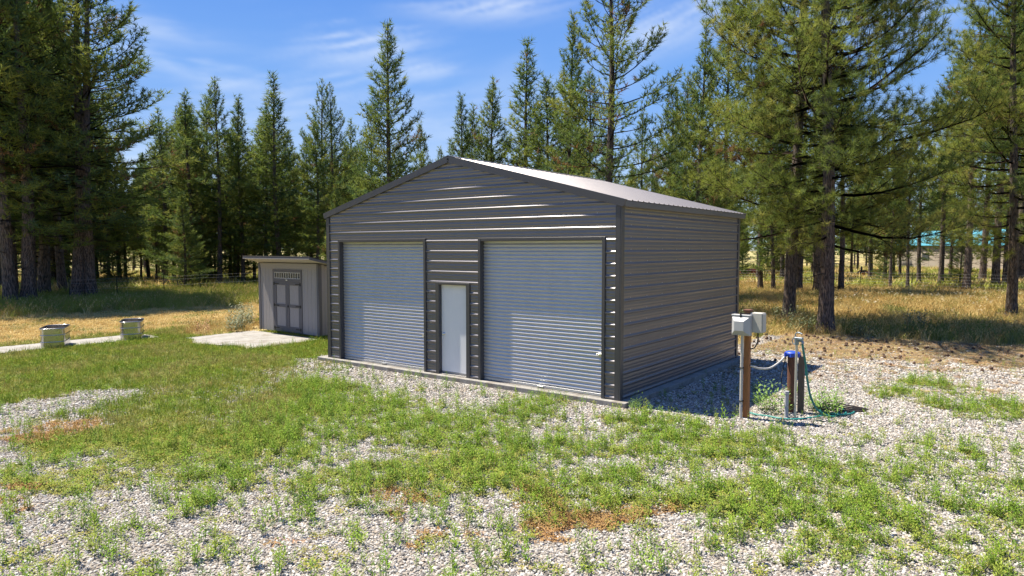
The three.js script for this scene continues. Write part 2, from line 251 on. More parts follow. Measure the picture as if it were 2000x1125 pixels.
// a sheet with a rolled profile: u along the sheet, v across it, n outwards; place(u, v, n) puts it in the scene
function rolled(profile, v0, v1, ua, ub, place, dir) {
  let pts = profile.filter(([v]) => v > v0 + 1e-5 && v < v1 - 1e-5);
  const at = (v) => { for (let i = 1; i < profile.length; i++) if (v <= profile[i][0] + 1e-6) { const [a, b] = [profile[i - 1], profile[i]]; return lerp(a[1], b[1], (v - a[0]) / (b[0] - a[0])); } return profile.at(-1)[1]; };
  pts = [[v0, at(v0)], ...pts, [v1, at(v1)]];
  const pos = [], nor = [], uv = [], idx = [], k = pts.length;
  const segN = []; for (let i = 1; i < k; i++) { const dv = pts[i][0] - pts[i - 1][0], dn = pts[i][1] - pts[i - 1][1], l = Math.hypot(dv, dn) || 1; segN.push([-dn / l, dv / l, l]); }
  pts.forEach(([v, n], i) => {
    const a = segN[Math.max(0, i - 1)], b = segN[Math.min(k - 2, i)], nv = a[0] / a[2] + b[0] / b[2], nn = a[1] / a[2] + b[1] / b[2], l = Math.hypot(nv, nn);
    const N = dir(nv / l, nn / l);
    for (const u of [ua(v), ub(v)]) { pos.push(...place(u, v, n)); nor.push(...N); uv.push(u, v); }
    if (i) { const o = (i - 1) * 2; idx.push(o, o + 1, o + 3, o, o + 3, o + 2); }
  });
  const g = new THREE.BufferGeometry();
  g.setAttribute('position', new THREE.Float32BufferAttribute(pos, 3)); g.setAttribute('normal', new THREE.Float32BufferAttribute(nor, 3)); g.setAttribute('uv', new THREE.Float32BufferAttribute(uv, 2));
  g.setIndex(idx);
  return g;
}
const garage = thing('metal_garage', 'large charcoal metal garage with gabled front and two roll-up doors', 'garage');
{
  const g = garage;
  // foundation
  part('foundation', metreUv(merge([span(-8.85, 0.2, -0.1, Y0, -6.7, 0.14, 0.015)])), concrete, g);
  // front siding, course by course around the three openings
  const open = [[-8.09, -4.98, 3.165], [-4.68, -3.66, 2.19], [-3.42, -0.31, 3.165]];
  const roofAt = (x) => RIDGE - 0.11 - SL * Math.abs(x - MIDX);
  const front = (u, v, n) => [u, v, n], fdir = (nv, nn) => [0, nv, nn];
  for (let k = 0; k < 22; k++) {
    const b = Y0 + k * P, prof = RIB.map(([v, n]) => [v + b, n]), cuts = [b, ...[2.19, 3.165].filter((c) => c > b && c < b + P), Math.min(b + P, RIDGE - 0.13)];
    if (b > RIDGE - 0.14) break;
    for (let c = 1; c < cuts.length; c++) {
      const [v0, v1] = [cuts[c - 1], cuts[c]], mid = (v0 + v1) / 2, holes = open.filter((o) => o[2] > mid).sort((a, q) => a[0] - q[0]);
      let x = -WD; const runs = [];
      for (const h of holes) { runs.push([x, h[0]]); x = h[1]; }
      runs.push([x, 0]);
      for (const [a, q] of runs) {
        if (v1 <= EAVE - 0.01) part('siding_panel', rolled(prof, v0, v1, () => a, () => q, front, fdir), sheetMetal, g);
        else { const half = (v) => Math.max(0.02, Math.min(WD / 2, (RIDGE - 0.08 - v) / SL)); part('siding_panel', rolled(prof, v0, v1, (v) => MIDX - half(v), (v) => MIDX + half(v), front, fdir), sheetMetal, g); }
      }
    }
  }
  // side and back siding
  for (let k = 0; k < 16; k++) {
    const b = Y0 + k * P, prof = RIB.map(([v, n]) => [v + b, n]);
    part('siding_panel', rolled(prof, b, b + P, () => 0, () => LN, (u, v, n) => [n, v, -u], (nv, nn) => [nn, nv, 0]), sheetMetal, g);
    part('siding_panel', rolled(prof, b, b + P, () => 0, () => LN, (u, v, n) => [-WD - n, v, -LN + u], (nv, nn) => [-nn, nv, 0]), sheetMetal, g);
    part('siding_panel', rolled(prof, b, b + P, () => 0, () => WD, (u, v, n) => [-u, v, -LN - n], (nv, nn) => [0, nv, -nn]), sheetMetal, g);
  }
  // screw heads beside the ribs
  const heads = [], head = (x, y, z, ry) => { const h = new THREE.CylinderGeometry(0.008, 0.008, 0.008, 6); h.rotateX(Math.PI / 2); h.rotateY(ry); h.translate(x, y, z); heads.push(h); };
  for (let k = 0; k < 16; k += 1) for (let c = 0; c < 9; c++) head(0.004, Y0 + k * P + 0.09, -0.4 - c * 0.7, Math.PI / 2);
  for (let k = 14; k < 20; k++) for (let c = 0; c < 11; c++) { const x = -0.5 - c * 0.75, y = Y0 + k * P + 0.09; if (y < RIDGE - 0.3 - SL * Math.abs(x - MIDX)) head(x, y, 0.004, 0); }
  part('screw_heads', merge(heads), curtainMetal, g).userData.kind = 'stuff';
  // lining behind the sheets closes the building
  const fs = new THREE.Shape([[-WD, Y0], [0, Y0], [0, EAVE], [MIDX, RIDGE - 0.14], [-WD, EAVE]].map((p) => new THREE.Vector2(...p)));
  for (const [a, q, h] of open) fs.holes.push(new THREE.Path([[a + 0.03, Y0 + 0.001], [q - 0.03, Y0 + 0.001], [q - 0.03, h - 0.03], [a + 0.03, h - 0.03]].map((p) => new THREE.Vector2(...p))));
  const fl = new THREE.ExtrudeGeometry(fs, { depth: 0.03, bevelEnabled: false }); fl.translate(0, 0, -0.034);
  const bs = new THREE.Shape([[-WD, Y0], [0, Y0], [0, EAVE], [MIDX, RIDGE - 0.14], [-WD, EAVE]].map((p) => new THREE.Vector2(...p)));
  const bl = new THREE.ExtrudeGeometry(bs, { depth: 0.03, bevelEnabled: false }); bl.translate(0, 0, -LN + 0.004);
  part('wall_lining', merge([fl, bl, span(-0.034, -0.004, Y0, EAVE, -LN + 0.04, -0.04), span(-WD + 0.004, -WD + 0.034, Y0, EAVE, -LN + 0.04, -0.04)]), trimMetal, g);
  // corner trims: two legs and a small lip each
  const corner = (x, z, sx, sz) => { const t = 0.026; const a = span(Math.min(x, x - sx * 0.1), Math.max(x, x - sx * 0.1), Y0, EAVE - 0.02, sz > 0 ? z + 0.004 : z - t, sz > 0 ? z + t : z - 0.004, 0.006); const b = span(sx > 0 ? x + 0.002 : x - t, sx > 0 ? x + t : x - 0.002, Y0, EAVE - 0.02, Math.min(z + sz * t, z - sz * 0.1), Math.max(z + sz * t, z - sz * 0.1), 0.006); return merge([a, b]); };
  for (const [x, z, sx, sz] of [[0, 0, 1, 1], [-WD, 0, -1, 1], [0, -LN, 1, -1], [-WD, -LN, -1, -1]]) part('corner_trim', corner(x, z, sx, sz), trimMetal, g);
  // roof
  const th = Math.atan(SL), cs = Math.cos(th), sn = Math.sin(th), run = (WD / 2 + 0.11) / cs, zf = 0.03, zb = -6.60, len = zf - zb;
  const roof = sub('roof', g);
  for (let k = 0; k * P * 4 < len; k++) {
    const prof = []; for (let c = 0; c < 4; c++) for (const [v, n] of RIB.slice(c ? 1 : 0)) prof.push([v + c * P, n]);
    const v1 = Math.min(P * 4, len - k * P * 4), zs = k * P * 4;
    part('roof_panel', rolled(prof, 0, v1, () => 0.02, () => run, (u, v, n) => [MIDX + u * cs + n * sn, RIDGE - u * sn + n * cs, zf - zs - v], (nv, nn) => [nn * sn, nn * cs, -nv]), sheetMetal, roof);
    part('roof_panel', rolled(prof, 0, v1, () => 0.02, () => run, (u, v, n) => [MIDX - u * cs - n * sn, RIDGE - u * sn + n * cs, zb + zs + v], (nv, nn) => [-nn * sn, nn * cs, nv]), sheetMetal, roof);
  }
  const slab = (s, w, t, y, z0, z1, u0 = 0) => { const b = box(w, t, z1 - z0, u0 + w / 2, y, (z0 + z1) / 2); b.rotateZ(-th); b.translate(MIDX, RIDGE, 0); if (s < 0) { b.scale(1, 1, 1); b.translate(-MIDX, 0, 0); b.rotateY(Math.PI); b.translate(MIDX, 0, z0 + z1); } return b; };
  for (const s of [1, -1]) {
    part('roof_deck', slab(s, run - 0.02, 0.02, -0.014, zb + 0.02, zf - 0.02, 0.002), trimMetal, roof);
    part('rake_trim', merge([slab(s, run + 0.012, 0.125, -0.046, zf - 0.004, zf + 0.012, -0.01), slab(s, run - 0.03, 0.018, -0.117, zf - 0.03, zf + 0.017, 0.012)]), trimMetal, roof);
    part('rake_trim', merge([slab(s, run + 0.012, 0.125, -0.046, zb - 0.022, zb + 0.004, -0.01)]), trimMetal, roof);
    part('ridge_cap', slab(s, 0.17, 0.006, 0.026, zb - 0.01, zf + 0.012, 0.0), sheetMetal, roof);
    const ex = MIDX + s * (WD / 2 + 0.1), ey = RIDGE - SL * (WD / 2 + 0.11);
    part('eave_trim', merge([span(Math.min(ex, ex - s * 0.02), Math.max(ex, ex - s * 0.02), ey - 0.115, ey - 0.012, zb + 0.006, zf - 0.006, 0.003), span(Math.min(ex - s * 0.02, ex - s * 0.1), Math.max(ex - s * 0.02, ex - s * 0.1), ey - 0.115, ey - 0.10, zb + 0.03, zf - 0.03)]), sheetMetal, roof);
  }
  // openings: trim, reveals, doors
  const slatProfile = []; for (let i = 0; i <= 12; i++) slatProfile.push([(i / 12) * 0.0762, 0.0105 * Math.sin((i / 12) * 2 * Math.PI - Math.PI / 2) + 0.0105]);
  const slatGeo = rolled(slatProfile, 0, 0.0762, () => 0, () => 2.97, (u, v, n) => [u, v, n], (nv, nn) => [0, nv, nn]);
  for (const [a, label] of [[-8.02, 'roll-up door beside the garden shed'], [-3.35, 'roll-up door nearest the open corner']]) {
    const b = a + 2.97, top = 3.10, d = -0.105;
    const dr = sub('roll_up_door', g); dr.userData.label = label;
    part('door_trim', merge([span(a - 0.068, a - 0.002, Y0 + 0.002, top + 0.07, -0.03, 0.034, 0.005), span(b + 0.002, b + 0.068, Y0 + 0.002, top + 0.07, -0.03, 0.034, 0.005), span(a - 0.002, b + 0.002, top + 0.003, top + 0.07, -0.03, 0.032, 0.005)]), trimMetal, dr);
    part('reveal', merge([span(a - 0.03, a - 0.002, Y0 + 0.003, top + 0.02, d - 0.06, -0.03), span(b + 0.002, b + 0.03, Y0 + 0.003, top + 0.02, d - 0.06, -0.03), span(a, b, top + 0.003, top + 0.03, d - 0.06, -0.03)]), trimMetal, dr);
    for (let k = 0; k < 39; k++) { const s = part('slat', slatGeo, curtainMetal, dr); s.position.set(a, Y0 + 0.06 + k * 0.0762, d); }
    part('bottom_bar', span(a + 0.004, b - 0.004, Y0 + 0.008, Y0 + 0.06, d - 0.02, d + 0.022, 0.005), curtainMetal, dr);
    part('latch', merge([span(b - 0.16, b - 0.02, 0.905, 0.935, d + 0.022, d + 0.045, 0.006), span(b - 0.12, b - 0.06, 0.885, 0.955, d + 0.014, d + 0.026, 0.005)]), chrome, dr);
    part('lift_handle', merge([span(a + 1.42, a + 1.58, Y0 + 0.02, Y0 + 0.045, d + 0.022, d + 0.05, 0.006)]), chrome, dr);
  }
  const wd = sub('walk_door', g); wd.userData.label = 'plain white walk door with round knob';
  part('door_frame', merge([span(-4.678, -4.575, Y0 + 0.002, 2.188, -0.10, 0.03, 0.005), span(-3.765, -3.662, Y0 + 0.002, 2.188, -0.10, 0.03, 0.005), span(-4.575, -3.765, 2.135, 2.188, -0.10, 0.029, 0.005)]), trimMetal, wd);
  part('door_leaf', span(-4.571, -3.769, Y0 + 0.025, 2.131, -0.102, -0.06, 0.004), whitePaint, wd);
  part('threshold', span(-4.575, -3.765, Y0 + 0.001, Y0 + 0.022, -0.1, 0.02, 0.004), std([0.35, 0.34, 0.33], 0.4, 0.8), wd);
  const kn = new THREE.LatheGeometry([[0, 0.062], [0.018, 0.06], [0.027, 0.05], [0.027, 0.042], [0.016, 0.032], [0.011, 0.026], [0.011, 0.008], [0.03, 0.006], [0.032, 0]].map((p) => new THREE.Vector2(...p)).reverse(), 20); kn.rotateX(Math.PI / 2); kn.translate(-4.49, 1.02, -0.06);
  part('door_knob', kn, chrome, wd);
  for (const y of [0.35, 1.12, 1.9]) part('hinge', rod(0.009, 0.009, 0.1, -3.772, y - 0.05, -0.054, 8), chrome, wd);
  part('kick_plate', span(-4.565, -3.775, Y0 + 0.03, Y0 + 0.07, -0.0595, -0.055), std([0.3, 0.3, 0.3], 0.5, 0.5), wd);
}
// ------------------------------------------------------------------ garden shed
const streak = canvasTexture(256, (u, v) => { const t = 0.92 + 0.07 * tile(u, v, 12) + 0.05 * tile(u * 1, v * 0.12, 160, 3); return [t, t, t]; });
const shedWall = std([0.335, 0.305, 0.285], 0.8, 0, { map: streak }), shedTrim = std([0.135, 0.125, 0.125], 0.75, 0, { map: streak }), shedSoffit = std([0.42, 0.38, 0.33], 0.85), shingle = std([0.05, 0.045, 0.045], 0.95), iron = std([0.02, 0.02, 0.022], 0.5, 0.4);
const shed = thing('garden_shed', 'small grey lean-to shed with double doors beside the garage', 'shed', -15.86, 0, -2.68);
{
  const s = shed, w = 3.4, dp = 2.1, b = 0.07, hf = 2.44, hb = 1.98, pl = 0.2;
  part('floor', span(0.02, w - 0.02, b - 0.005, b + 0.08, -dp + 0.02, -0.02), shedTrim, s);
  for (const x of [0.4, 1.7, 3.0]) part('skid', span(x - 0.05, x + 0.05, 0.02, b - 0.006, -dp + 0.05, -0.05), iron, s);
  const D0 = 0.86, D1 = 2.5;                                  // door opening with its casing
  for (let k = 0; k < 17; k++) {                              // front boards, grooves between them
    const x0 = k * pl + 0.004, x1 = (k + 1) * pl - 0.004, y0 = x1 > D0 && x0 < D1 ? 2.22 : b;
    const a = x0 < D0 && x1 > D0 ? D0 : x0;
    if (x0 < D0 && x1 > D0) part('plank', span(x0, D0 - 0.001, b, hf, -0.016, 0), shedWall, s);
    if (x0 < D1 && x1 > D1) part('plank', span(D1 + 0.001, x1, b, hf, -0.016, 0), shedWall, s);
    part('plank', span(Math.max(a, x0), Math.min(y0 > 1 && x1 > D1 ? D1 : x1, x1), y0, hf, -0.016, 0), shedWall, s);
  }
  for (const [x, f] of [[w, 1], [0, -1]]) for (let k = 0; k < 10; k++) {
    const z1 = -0.02 - k * 0.2075, z0 = z1 - 0.2, h = lerp(hf, hb, -(z0 + z1) / 2 / dp);
    part('plank', span(f > 0 ? x - 0.016 : x, f > 0 ? x : x + 0.016, b, h, z0, z1), shedWall, s);
  }
  part('back_wall', span(0, w, b, hb, -dp - 0.016, -dp), shedWall, s);
  part('wall_lining', merge([span(0.02, w - 0.02, 2.22, hf - 0.02, -0.04, -0.017), span(0.02, D0, b + 0.08, 2.22, -0.04, -0.017), span(D1, w - 0.02, b + 0.08, 2.22, -0.04, -0.017), span(0.017, 0.04, b + 0.08, hb, -dp, -0.04), span(w - 0.04, w - 0.017, b + 0.08, hb, -dp, -0.04)]), shedTrim, s);
  part('top_board', span(0.09, w - 0.09, 2.26, hf, 0.001, 0.012), shedWall, s);
  for (const x of [0.045, w - 0.045]) part('corner_board', merge([span(x - 0.06, x + 0.06, b - 0.01, hf, 0.001, 0.022)]), shedTrim, s);
  part('corner_board', span(w + 0.001, w + 0.02, b - 0.01, hf - 0.02, -0.09, 0.022), shedTrim, s);
  // doors
  part('door_casing', merge([span(D0, D0 + 0.08, b, 2.22, -0.02, 0.024), span(D1 - 0.08, D1, b, 2.22, -0.02, 0.024), span(D0 + 0.08, D1 - 0.08, 2.13, 2.22, -0.02, 0.024), span(D0 + 0.08, D1 - 0.08, 1.80, 1.91, -0.02, 0.022)]), shedTrim, s);
  const win = sub('transom_window', s);
  part('glass', span(D0 + 0.08, D1 - 0.08, 1.91, 2.13, -0.014, -0.008), std([0.05, 0.05, 0.055], 0.08, 0), win);
  part('frame', merge([span(D0 + 0.08, D1 - 0.08, 2.105, 2.13, -0.006, 0.016), span(D0 + 0.08, D1 - 0.08, 1.91, 1.935, -0.006, 0.016)]), std([0.42, 0.405, 0.38], 0.6), win);
  for (let k = 0; k <= 11; k++) { const x = lerp(D0 + 0.095, D1 - 0.095, k / 11); part('glazing_bar', span(x - 0.012, x + 0.012, 1.935, 2.105, -0.006, 0.015), std([0.42, 0.405, 0.38], 0.6), win); }
  for (const [x0, x1, hx] of [[D0 + 0.084, 1.676, 1], [1.684, D1 - 0.084, -1]]) {
    const d = sub('door', s);
    part('door_board', span(x0, x1, b + 0.01, 1.795, -0.02, 0.0), shedWall, d);
    const r = [[x0, x0 + 0.1, b + 0.01, 1.795], [x1 - 0.1, x1, b + 0.01, 1.795]], h = [[b + 0.01, b + 0.2], [0.93, 1.03], [1.69, 1.795]];
    for (const q of r) part('stile', span(...q, 0.001, 0.022), shedTrim, d);
    for (const q of h) part('rail', span(x0 + 0.1, x1 - 0.1, ...q, 0.001, 0.021), shedTrim, d);
    const e = hx > 0 ? x0 : x1;
    for (const y of [0.2, 0.98, 1.73]) part('hinge', merge([span(Math.min(e - hx * 0.02, e + hx * 0.26), Math.max(e - hx * 0.02, e + hx * 0.26), y - 0.016, y + 0.016, 0.0235, 0.03), span(Math.min(e - hx * 0.04, e + hx * 0.03), Math.max(e - hx * 0.04, e + hx * 0.03), y - 0.05, y + 0.05, 0.0245, 0.032)]), iron, d);
    if (hx < 0) part('handle', span(x0 + 0.03, x0 + 0.07, 0.93, 1.0, 0.022, 0.05, 0.006), iron, d);
  }
  part('door_lamp', merge([span(1.64, 1.72, 1.845, 1.885, 0.022, 0.05, 0.01)]), std([0.7, 0.68, 0.62], 0.6), s);
  // mono-pitch roof, high over the doors
  const sl = (hf - hb) / dp, tl = Math.atan(sl);
  const deck = (y, t, x0, x1, z0, z1) => { const g = span(x0, x1, y, y + t, z0, z1); g.rotateX(-tl); g.translate(0, hf + 0.01, 0); return g; };
  const rf = sub('roof', s);
  part('deck', deck(0.02, 0.07, -0.08, w + 0.24, -dp - 0.25, 0.56), shedSoffit, rf);
  part('shingles', deck(0.094, 0.02, -0.11, w + 0.27, -dp - 0.27, 0.6), shingle, rf);
  part('fascia', deck(0.015, 0.076, -0.1, w + 0.26, 0.562, 0.585), shedTrim, rf);
  for (const x of [-0.103, w + 0.242]) part('fascia', deck(0.015, 0.076, x, x + 0.021, -dp - 0.25, 0.56), shedTrim, rf);
}
// ------------------------------------------------------------------ galvanised stock tanks
function stockTank(x, z, turn, label) {
  const t = thing('stock_tank', label, 'stock tank', x, 0.036, z, turn, 'stock tanks used as planters on the concrete strip');
  const zinc = std([0.50, 0.50, 0.50], 0.2, 0.95, { map: dustMap });
  const L = 1.2, W = 0.62, H = 0.56, outline = (o) => { const s = new THREE.Shape(), r = W / 2 * 0.72 + o, hx = L / 2 + o, hz = W / 2 + o; s.moveTo(-hx + r, -hz); s.lineTo(hx - r, -hz); s.quadraticCurveTo(hx, -hz, hx, -hz + r); s.lineTo(hx, hz - r); s.quadraticCurveTo(hx, hz, hx - r, hz); s.lineTo(-hx + r, hz); s.quadraticCurveTo(-hx, hz, -hx, hz - r); s.lineTo(-hx, -hz + r); s.quadraticCurveTo(-hx, -hz, -hx + r, -hz); return s; };
  const ring = (y, h, o, i) => { const s = outline(o); s.holes.push(new THREE.Path(outline(i).getPoints(10))); const g = new THREE.ExtrudeGeometry(s, { depth: h, bevelEnabled: false, curveSegments: 10 }); g.rotateX(-Math.PI / 2); g.translate(0, y, 0); return g; };
  part('tank_wall', ring(0, H, 0, -0.006), zinc, t);
  part('tank_rim', tube([...outline(0.008).getPoints(8).map((p) => [p.x, H, p.y])], 0.014, 90, 8), zinc, t);
  for (const y of [0.17, 0.37]) part('tank_rib', tube([...outline(0.004).getPoints(8).map((p) => [p.x, y, p.y])], 0.013, 90, 6), zinc, t);
  const so = new THREE.ExtrudeGeometry(outline(-0.008), { depth: 0.02, bevelEnabled: false, curveSegments: 8 }); so.rotateX(-Math.PI / 2); so.translate(0, 0.36, 0);
  part('soil', so, std([0.045, 0.036, 0.03], 0.95), t);
  return t;
}
stockTank(-17.22, 3.3, -0.5, 'galvanised oval stock tank near the far end of the concrete strip');
stockTank(-17.32, 1.05, -0.5, 'galvanised oval stock tank on the strip end closest to the shed');
// ------------------------------------------------------------------ meter post, well and hydrant
const grain = canvasTexture(256, (u, v) => { const t = 0.8 + 0.25 * tile(u * 1, v * 0.08, 120, 3) + 0.12 * tile(u, v, 14); return [t, t * 0.97, t * 0.92]; });
grain.repeat.set(1.6, 0.6);
const redwood = std([0.36, 0.155, 0.055], 0.8, 0, { map: grain }), greyWood = std([0.155, 0.12, 0.095], 0.85, 0, { map: grain }), pvc = std([0.44, 0.42, 0.385], 0.5), boxGrey = std([0.36, 0.37, 0.38], 0.55), boxPale = std([0.42, 0.405, 0.36], 0.6), rustMat = std([0.16, 0.07, 0.045], 0.85, 0.1, { map: grain });
{
  const p = thing('meter_post', 'brown wooden post with conduit carrying two grey electrical boxes', 'utility post', 2.19, 0, -0.46, -0.08);
  part('post', metreUv(span(-0.04, 0.05, -0.2, 1.86, -0.09, 0.0, 0.006)), redwood, p);
  part('conduit', merge([rod(0.026, 0.026, 1.6, -0.058, -0.1, 0.03)]), pvc, p);
  part('conduit_strap', merge([span(-0.09, -0.026, 0.88, 0.9, -0.005, 0.06, 0.003), span(-0.09, -0.026, 0.3, 0.32, -0.005, 0.06, 0.003)]), iron, p);
  const b = sub('meter_box', p);
  part('box_body', span(-0.22, 0.1, 1.455, 1.80, 0.004, 0.10, 0.012), boxGrey, b);
  const tp = new THREE.CylinderGeometry(0.115, 0.222, 0.085, 4, 1).toNonIndexed(); tp.computeVertexNormals(); tp.rotateY(Math.PI / 4); tp.rotateX(Math.PI / 2); tp.translate(-0.06, 1.625, 0.144);
  part('box_cover', tp, boxGrey, b);
  part('box_lid', span(-0.225, 0.105, 1.79, 1.815, 0.0, 0.115, 0.006), boxGrey, b);
  const j = sub('breaker_box', p);
  part('box_body', span(0.058, 0.268, 1.51, 1.85, -0.17, -0.004, 0.012), boxPale, j);
  part('box_door', span(0.27, 0.278, 1.53, 1.83, -0.16, -0.014, 0.003), boxPale, j);
  part('post_cap', span(-0.06, 0.07, 1.865, 1.9, -0.11, 0.01, 0.008), rustMat, p);
  part('hasp', merge([span(-0.09, 0.06, 1.82, 1.84, 0.02, 0.05), span(-0.07, -0.045, 1.76, 1.84, 0.105, 0.122)]), iron, p);
  part('drip_cable', tube([[0.14, 1.52, -0.15], [0.15, 1.36, -0.13], [0.11, 1.24, -0.08], [0.058, 1.22, -0.05]], 0.012, 24, 6), iron, p);
}
{
  const w = thing('well_casing', 'rusty brown well casing with a bright blue cap', 'well', 2.70, 0, -1.44);
  part('casing', rod(0.078, 0.078, 1.22, 0, -0.2, 0, 20), rustMat, w);
  const cap = sub('well_cap', w), blue = std([0.012, 0.055, 0.42], 0.45);
  part('cap_body', new THREE.LatheGeometry([[0, 0.09], [0.09, 0.085], [0.118, 0.07], [0.125, 0.05], [0.125, 0.0], [0.079, -0.012]].map((q) => new THREE.Vector2(...q)).reverse(), 24).translate(0, 1.02, 0), blue, cap);
  for (let k = 0; k < 6; k++) part('cap_lug', rod(0.028, 0.026, 0.07, Math.cos(k * 1.047 + 0.4) * 0.122, 1.015, Math.sin(k * 1.047 + 0.4) * 0.122, 8), blue, cap);
  part('cap_cable', tube([[-0.1, 1.0, 0.05], [-0.115, 0.8, 0.16], [-0.1, 0.62, 0.3], [0.0, 0.46, 0.46]], 0.009, 24, 6), iron, w);
}
{
  const w = thing('wooden_stake', 'weathered square wooden post standing beside the blue-capped well', 'post', 2.845, 0, -1.50, 0.1);
  part('post', metreUv(span(-0.05, 0.05, -0.2, 1.03, -0.05, 0.05, 0.006)), greyWood, w);
}
{
  const t = tag(part('flexible_conduit', tube([[2.25, 0.93, -0.50], [2.34, 0.86, -0.72], [2.44, 0.84, -0.98], [2.53, 0.92, -1.24], [2.60, 1.03, -1.42]], 0.017, 60, 8), std([0.42, 0.41, 0.39], 0.5, 0.1), scene), 'grey flexible conduit sagging between the meter post and the well', 'conduit');
  const s = tag(part('conduit_stub', merge([rod(0.034, 0.034, 0.56, 2.745, -0.1, -0.965, 14), rod(0.04, 0.04, 0.05, 2.745, 0.42, -0.965, 14)]), std([0.34, 0.35, 0.37], 0.55), scene), 'short grey plastic pipe stub in the gravel by the hydrant', 'pipe');
}
{
  const h = thing('yard_hydrant', 'tall galvanised yard hydrant with lever head and hose', 'hydrant', 2.885, 0, -0.98, -0.3);
  const gal = std([0.50, 0.49, 0.45], 0.45, 0.6), headM = std([0.22, 0.27, 0.31], 0.4, 0.5);
  part('riser', rod(0.021, 0.021, 1.5, 0, -0.2, 0, 14), gal, h);
  const hd = sub('hydrant_head', h);
  part('head_body', merge([rod(0.034, 0.042, 0.12, 0, 1.29, 0, 14), box(0.15, 0.05, 0.06, 0.04, 1.40, 0, 0.012)]), headM, hd);
  part('spout', tube([[0.05, 1.37, 0], [0.10, 1.36, 0], [0.115, 1.32, 0]], 0.022, 12, 10), headM, hd);
  part('lever', tube([[-0.03, 1.42, 0], [-0.02, 1.485, 0], [0.03, 1.505, 0], [0.1, 1.485, 0]], 0.011, 20, 8), headM, hd);
  part('lever_rod', tube([[-0.03, 1.42, 0], [-0.075, 1.38, 0], [-0.075, 1.32, 0], [-0.035, 1.29, 0]], 0.008, 20, 6), headM, hd);
}
{
  const hoseMat = std([0.012, 0.17, 0.15], 0.5), pts = [[2.99, 1.315, -0.945], [3.0, 1.22, -0.96], [3.03, 0.95, -1.03], [3.05, 0.65, -1.10], [3.10, 0.36, -1.16], [3.2, 0.14, -1.24], [3.36, 0.03, -1.4], [3.52, 0.02, -1.75], [3.42, 0.02, -2.15], [3.2, 0.02, -2.25], [3.05, 0.02, -1.98], [3.18, 0.04, -1.65], [3.48, 0.05, -1.55], [3.62, 0.02, -1.95], [3.55, 0.02, -2.3]];
  tag(part('garden_hose', tube(pts, 0.019, 220, 8), hoseMat, scene), 'green garden hose hanging from the hydrant and coiling on the gravel', 'hose');
  tag(part('loose_hose', tube([[2.13, 0.02, -0.87], [2.3, 0.02, -0.79], [2.5, 0.02, -0.80], [2.7, 0.02, -0.76], [2.9, 0.02, -0.84], [3.1, 0.02, -1.12], [3.3, 0.02, -1.55], [3.47, 0.02, -2.05]], 0.02, 120, 8), hoseMat, scene), 'loose length of green hose lying in front of the hydrant', 'hose');
  const dark = std([0.035, 0.026, 0.022], 0.7), r = seeded(8);
  for (let k = 0; k < 5; k++) { const a = 0.1 * k, o = (r() - 0.5) * 0.2; tag(part('black_pipe', tube([[2.96 + o * 0.3, 0.016, -1.66 - a], [3.2, 0.05 + 0.02 * k, -1.72 - a + o], [3.5, 0.03 + 0.015 * k, -1.9 - a * 0.8], [3.75 + o, 0.02, -2.2 - a * 0.6]], 0.014, 40, 6), dark, scene), 'dark plastic pipe in the small heap behind the hydrant', 'pipe', 'dark pipes heaped behind the hydrant'); }
}
// ------------------------------------------------------------------ fences
const tpost = std([0.035, 0.045, 0.035], 0.7, 0.3), wireMat = std([0.30, 0.30, 0.30], 0.5, 0.7);
function fence(label, a, b, n, heights) {
  const L = Math.hypot(b[0] - a[0], b[1] - a[1]), f = thing('wire_fence', label, 'fence', a[0], 0, a[1], Math.atan2(-(b[1] - a[1]), b[0] - a[0]));
  const r = seeded(n * 7);
  for (let k = 0; k <= n; k++) { const x = (L * k) / n + (r() - 0.5) * 0.4, o = part('fence_post', merge([span(-0.018, 0.018, -0.2, 1.35 + r() * 0.12, -0.006, 0.006), span(-0.006, 0.006, -0.2, 1.34, 0.006, 0.04)]), tpost, f); o.position.x = clamp(x, 0, L); o.rotation.z = (r() - 0.5) * 0.05; }
  for (const h of heights) { const pts = []; for (let k = 0; k <= n * 2; k++) pts.push([(L * k) / (n * 2), h - (k % 2 ? 0.02 : 0), 0]); part('fence_wire', tube(pts, 0.0045, n * 8, 4), wireMat, f); }
}
fence('wire fence on dark steel posts across the meadow before the far barn', [-13, -41.6], [16, -42.6], 9, [0.25, 0.45, 0.65, 0.85, 1.05, 1.25]);
fence('wire fence on dark steel posts along the wood beyond the tanks', [-34.0, -3.2], [-37.6, -24], 8, [0.4, 0.75, 1.1, 1.28]);
// ------------------------------------------------------------------ brush pile
{
  const b = thing('brush_pile', 'low dark pile of cut branches at the wood edge', 'brush pile', -42.2, 0, -13.1), r = seeded(61), m = std([0.05, 0.04, 0.032], 0.95);
  const sticks = []; for (let k = 0; k < 3; k++) sticks.push(new THREE.CylinderGeometry(0.018, 0.032, 1.3 + k * 0.4, 5));
  for (let k = 0; k < 110; k++) { const s = part('stick', sticks[k % 3], m, b), q = r() * 6.28, d = Math.sqrt(r()) * 1.05; s.position.set(Math.cos(q) * d, 0.06 + (1 - d / 1.15) * 0.62 * Math.sqrt(r()), Math.sin(q) * d * 0.8); s.rotation.set(1.57 + (r() - 0.5) * 0.7, 0, r() * 6.28, 'YXZ'); s.rotation.y = r() * 6.28; }
}
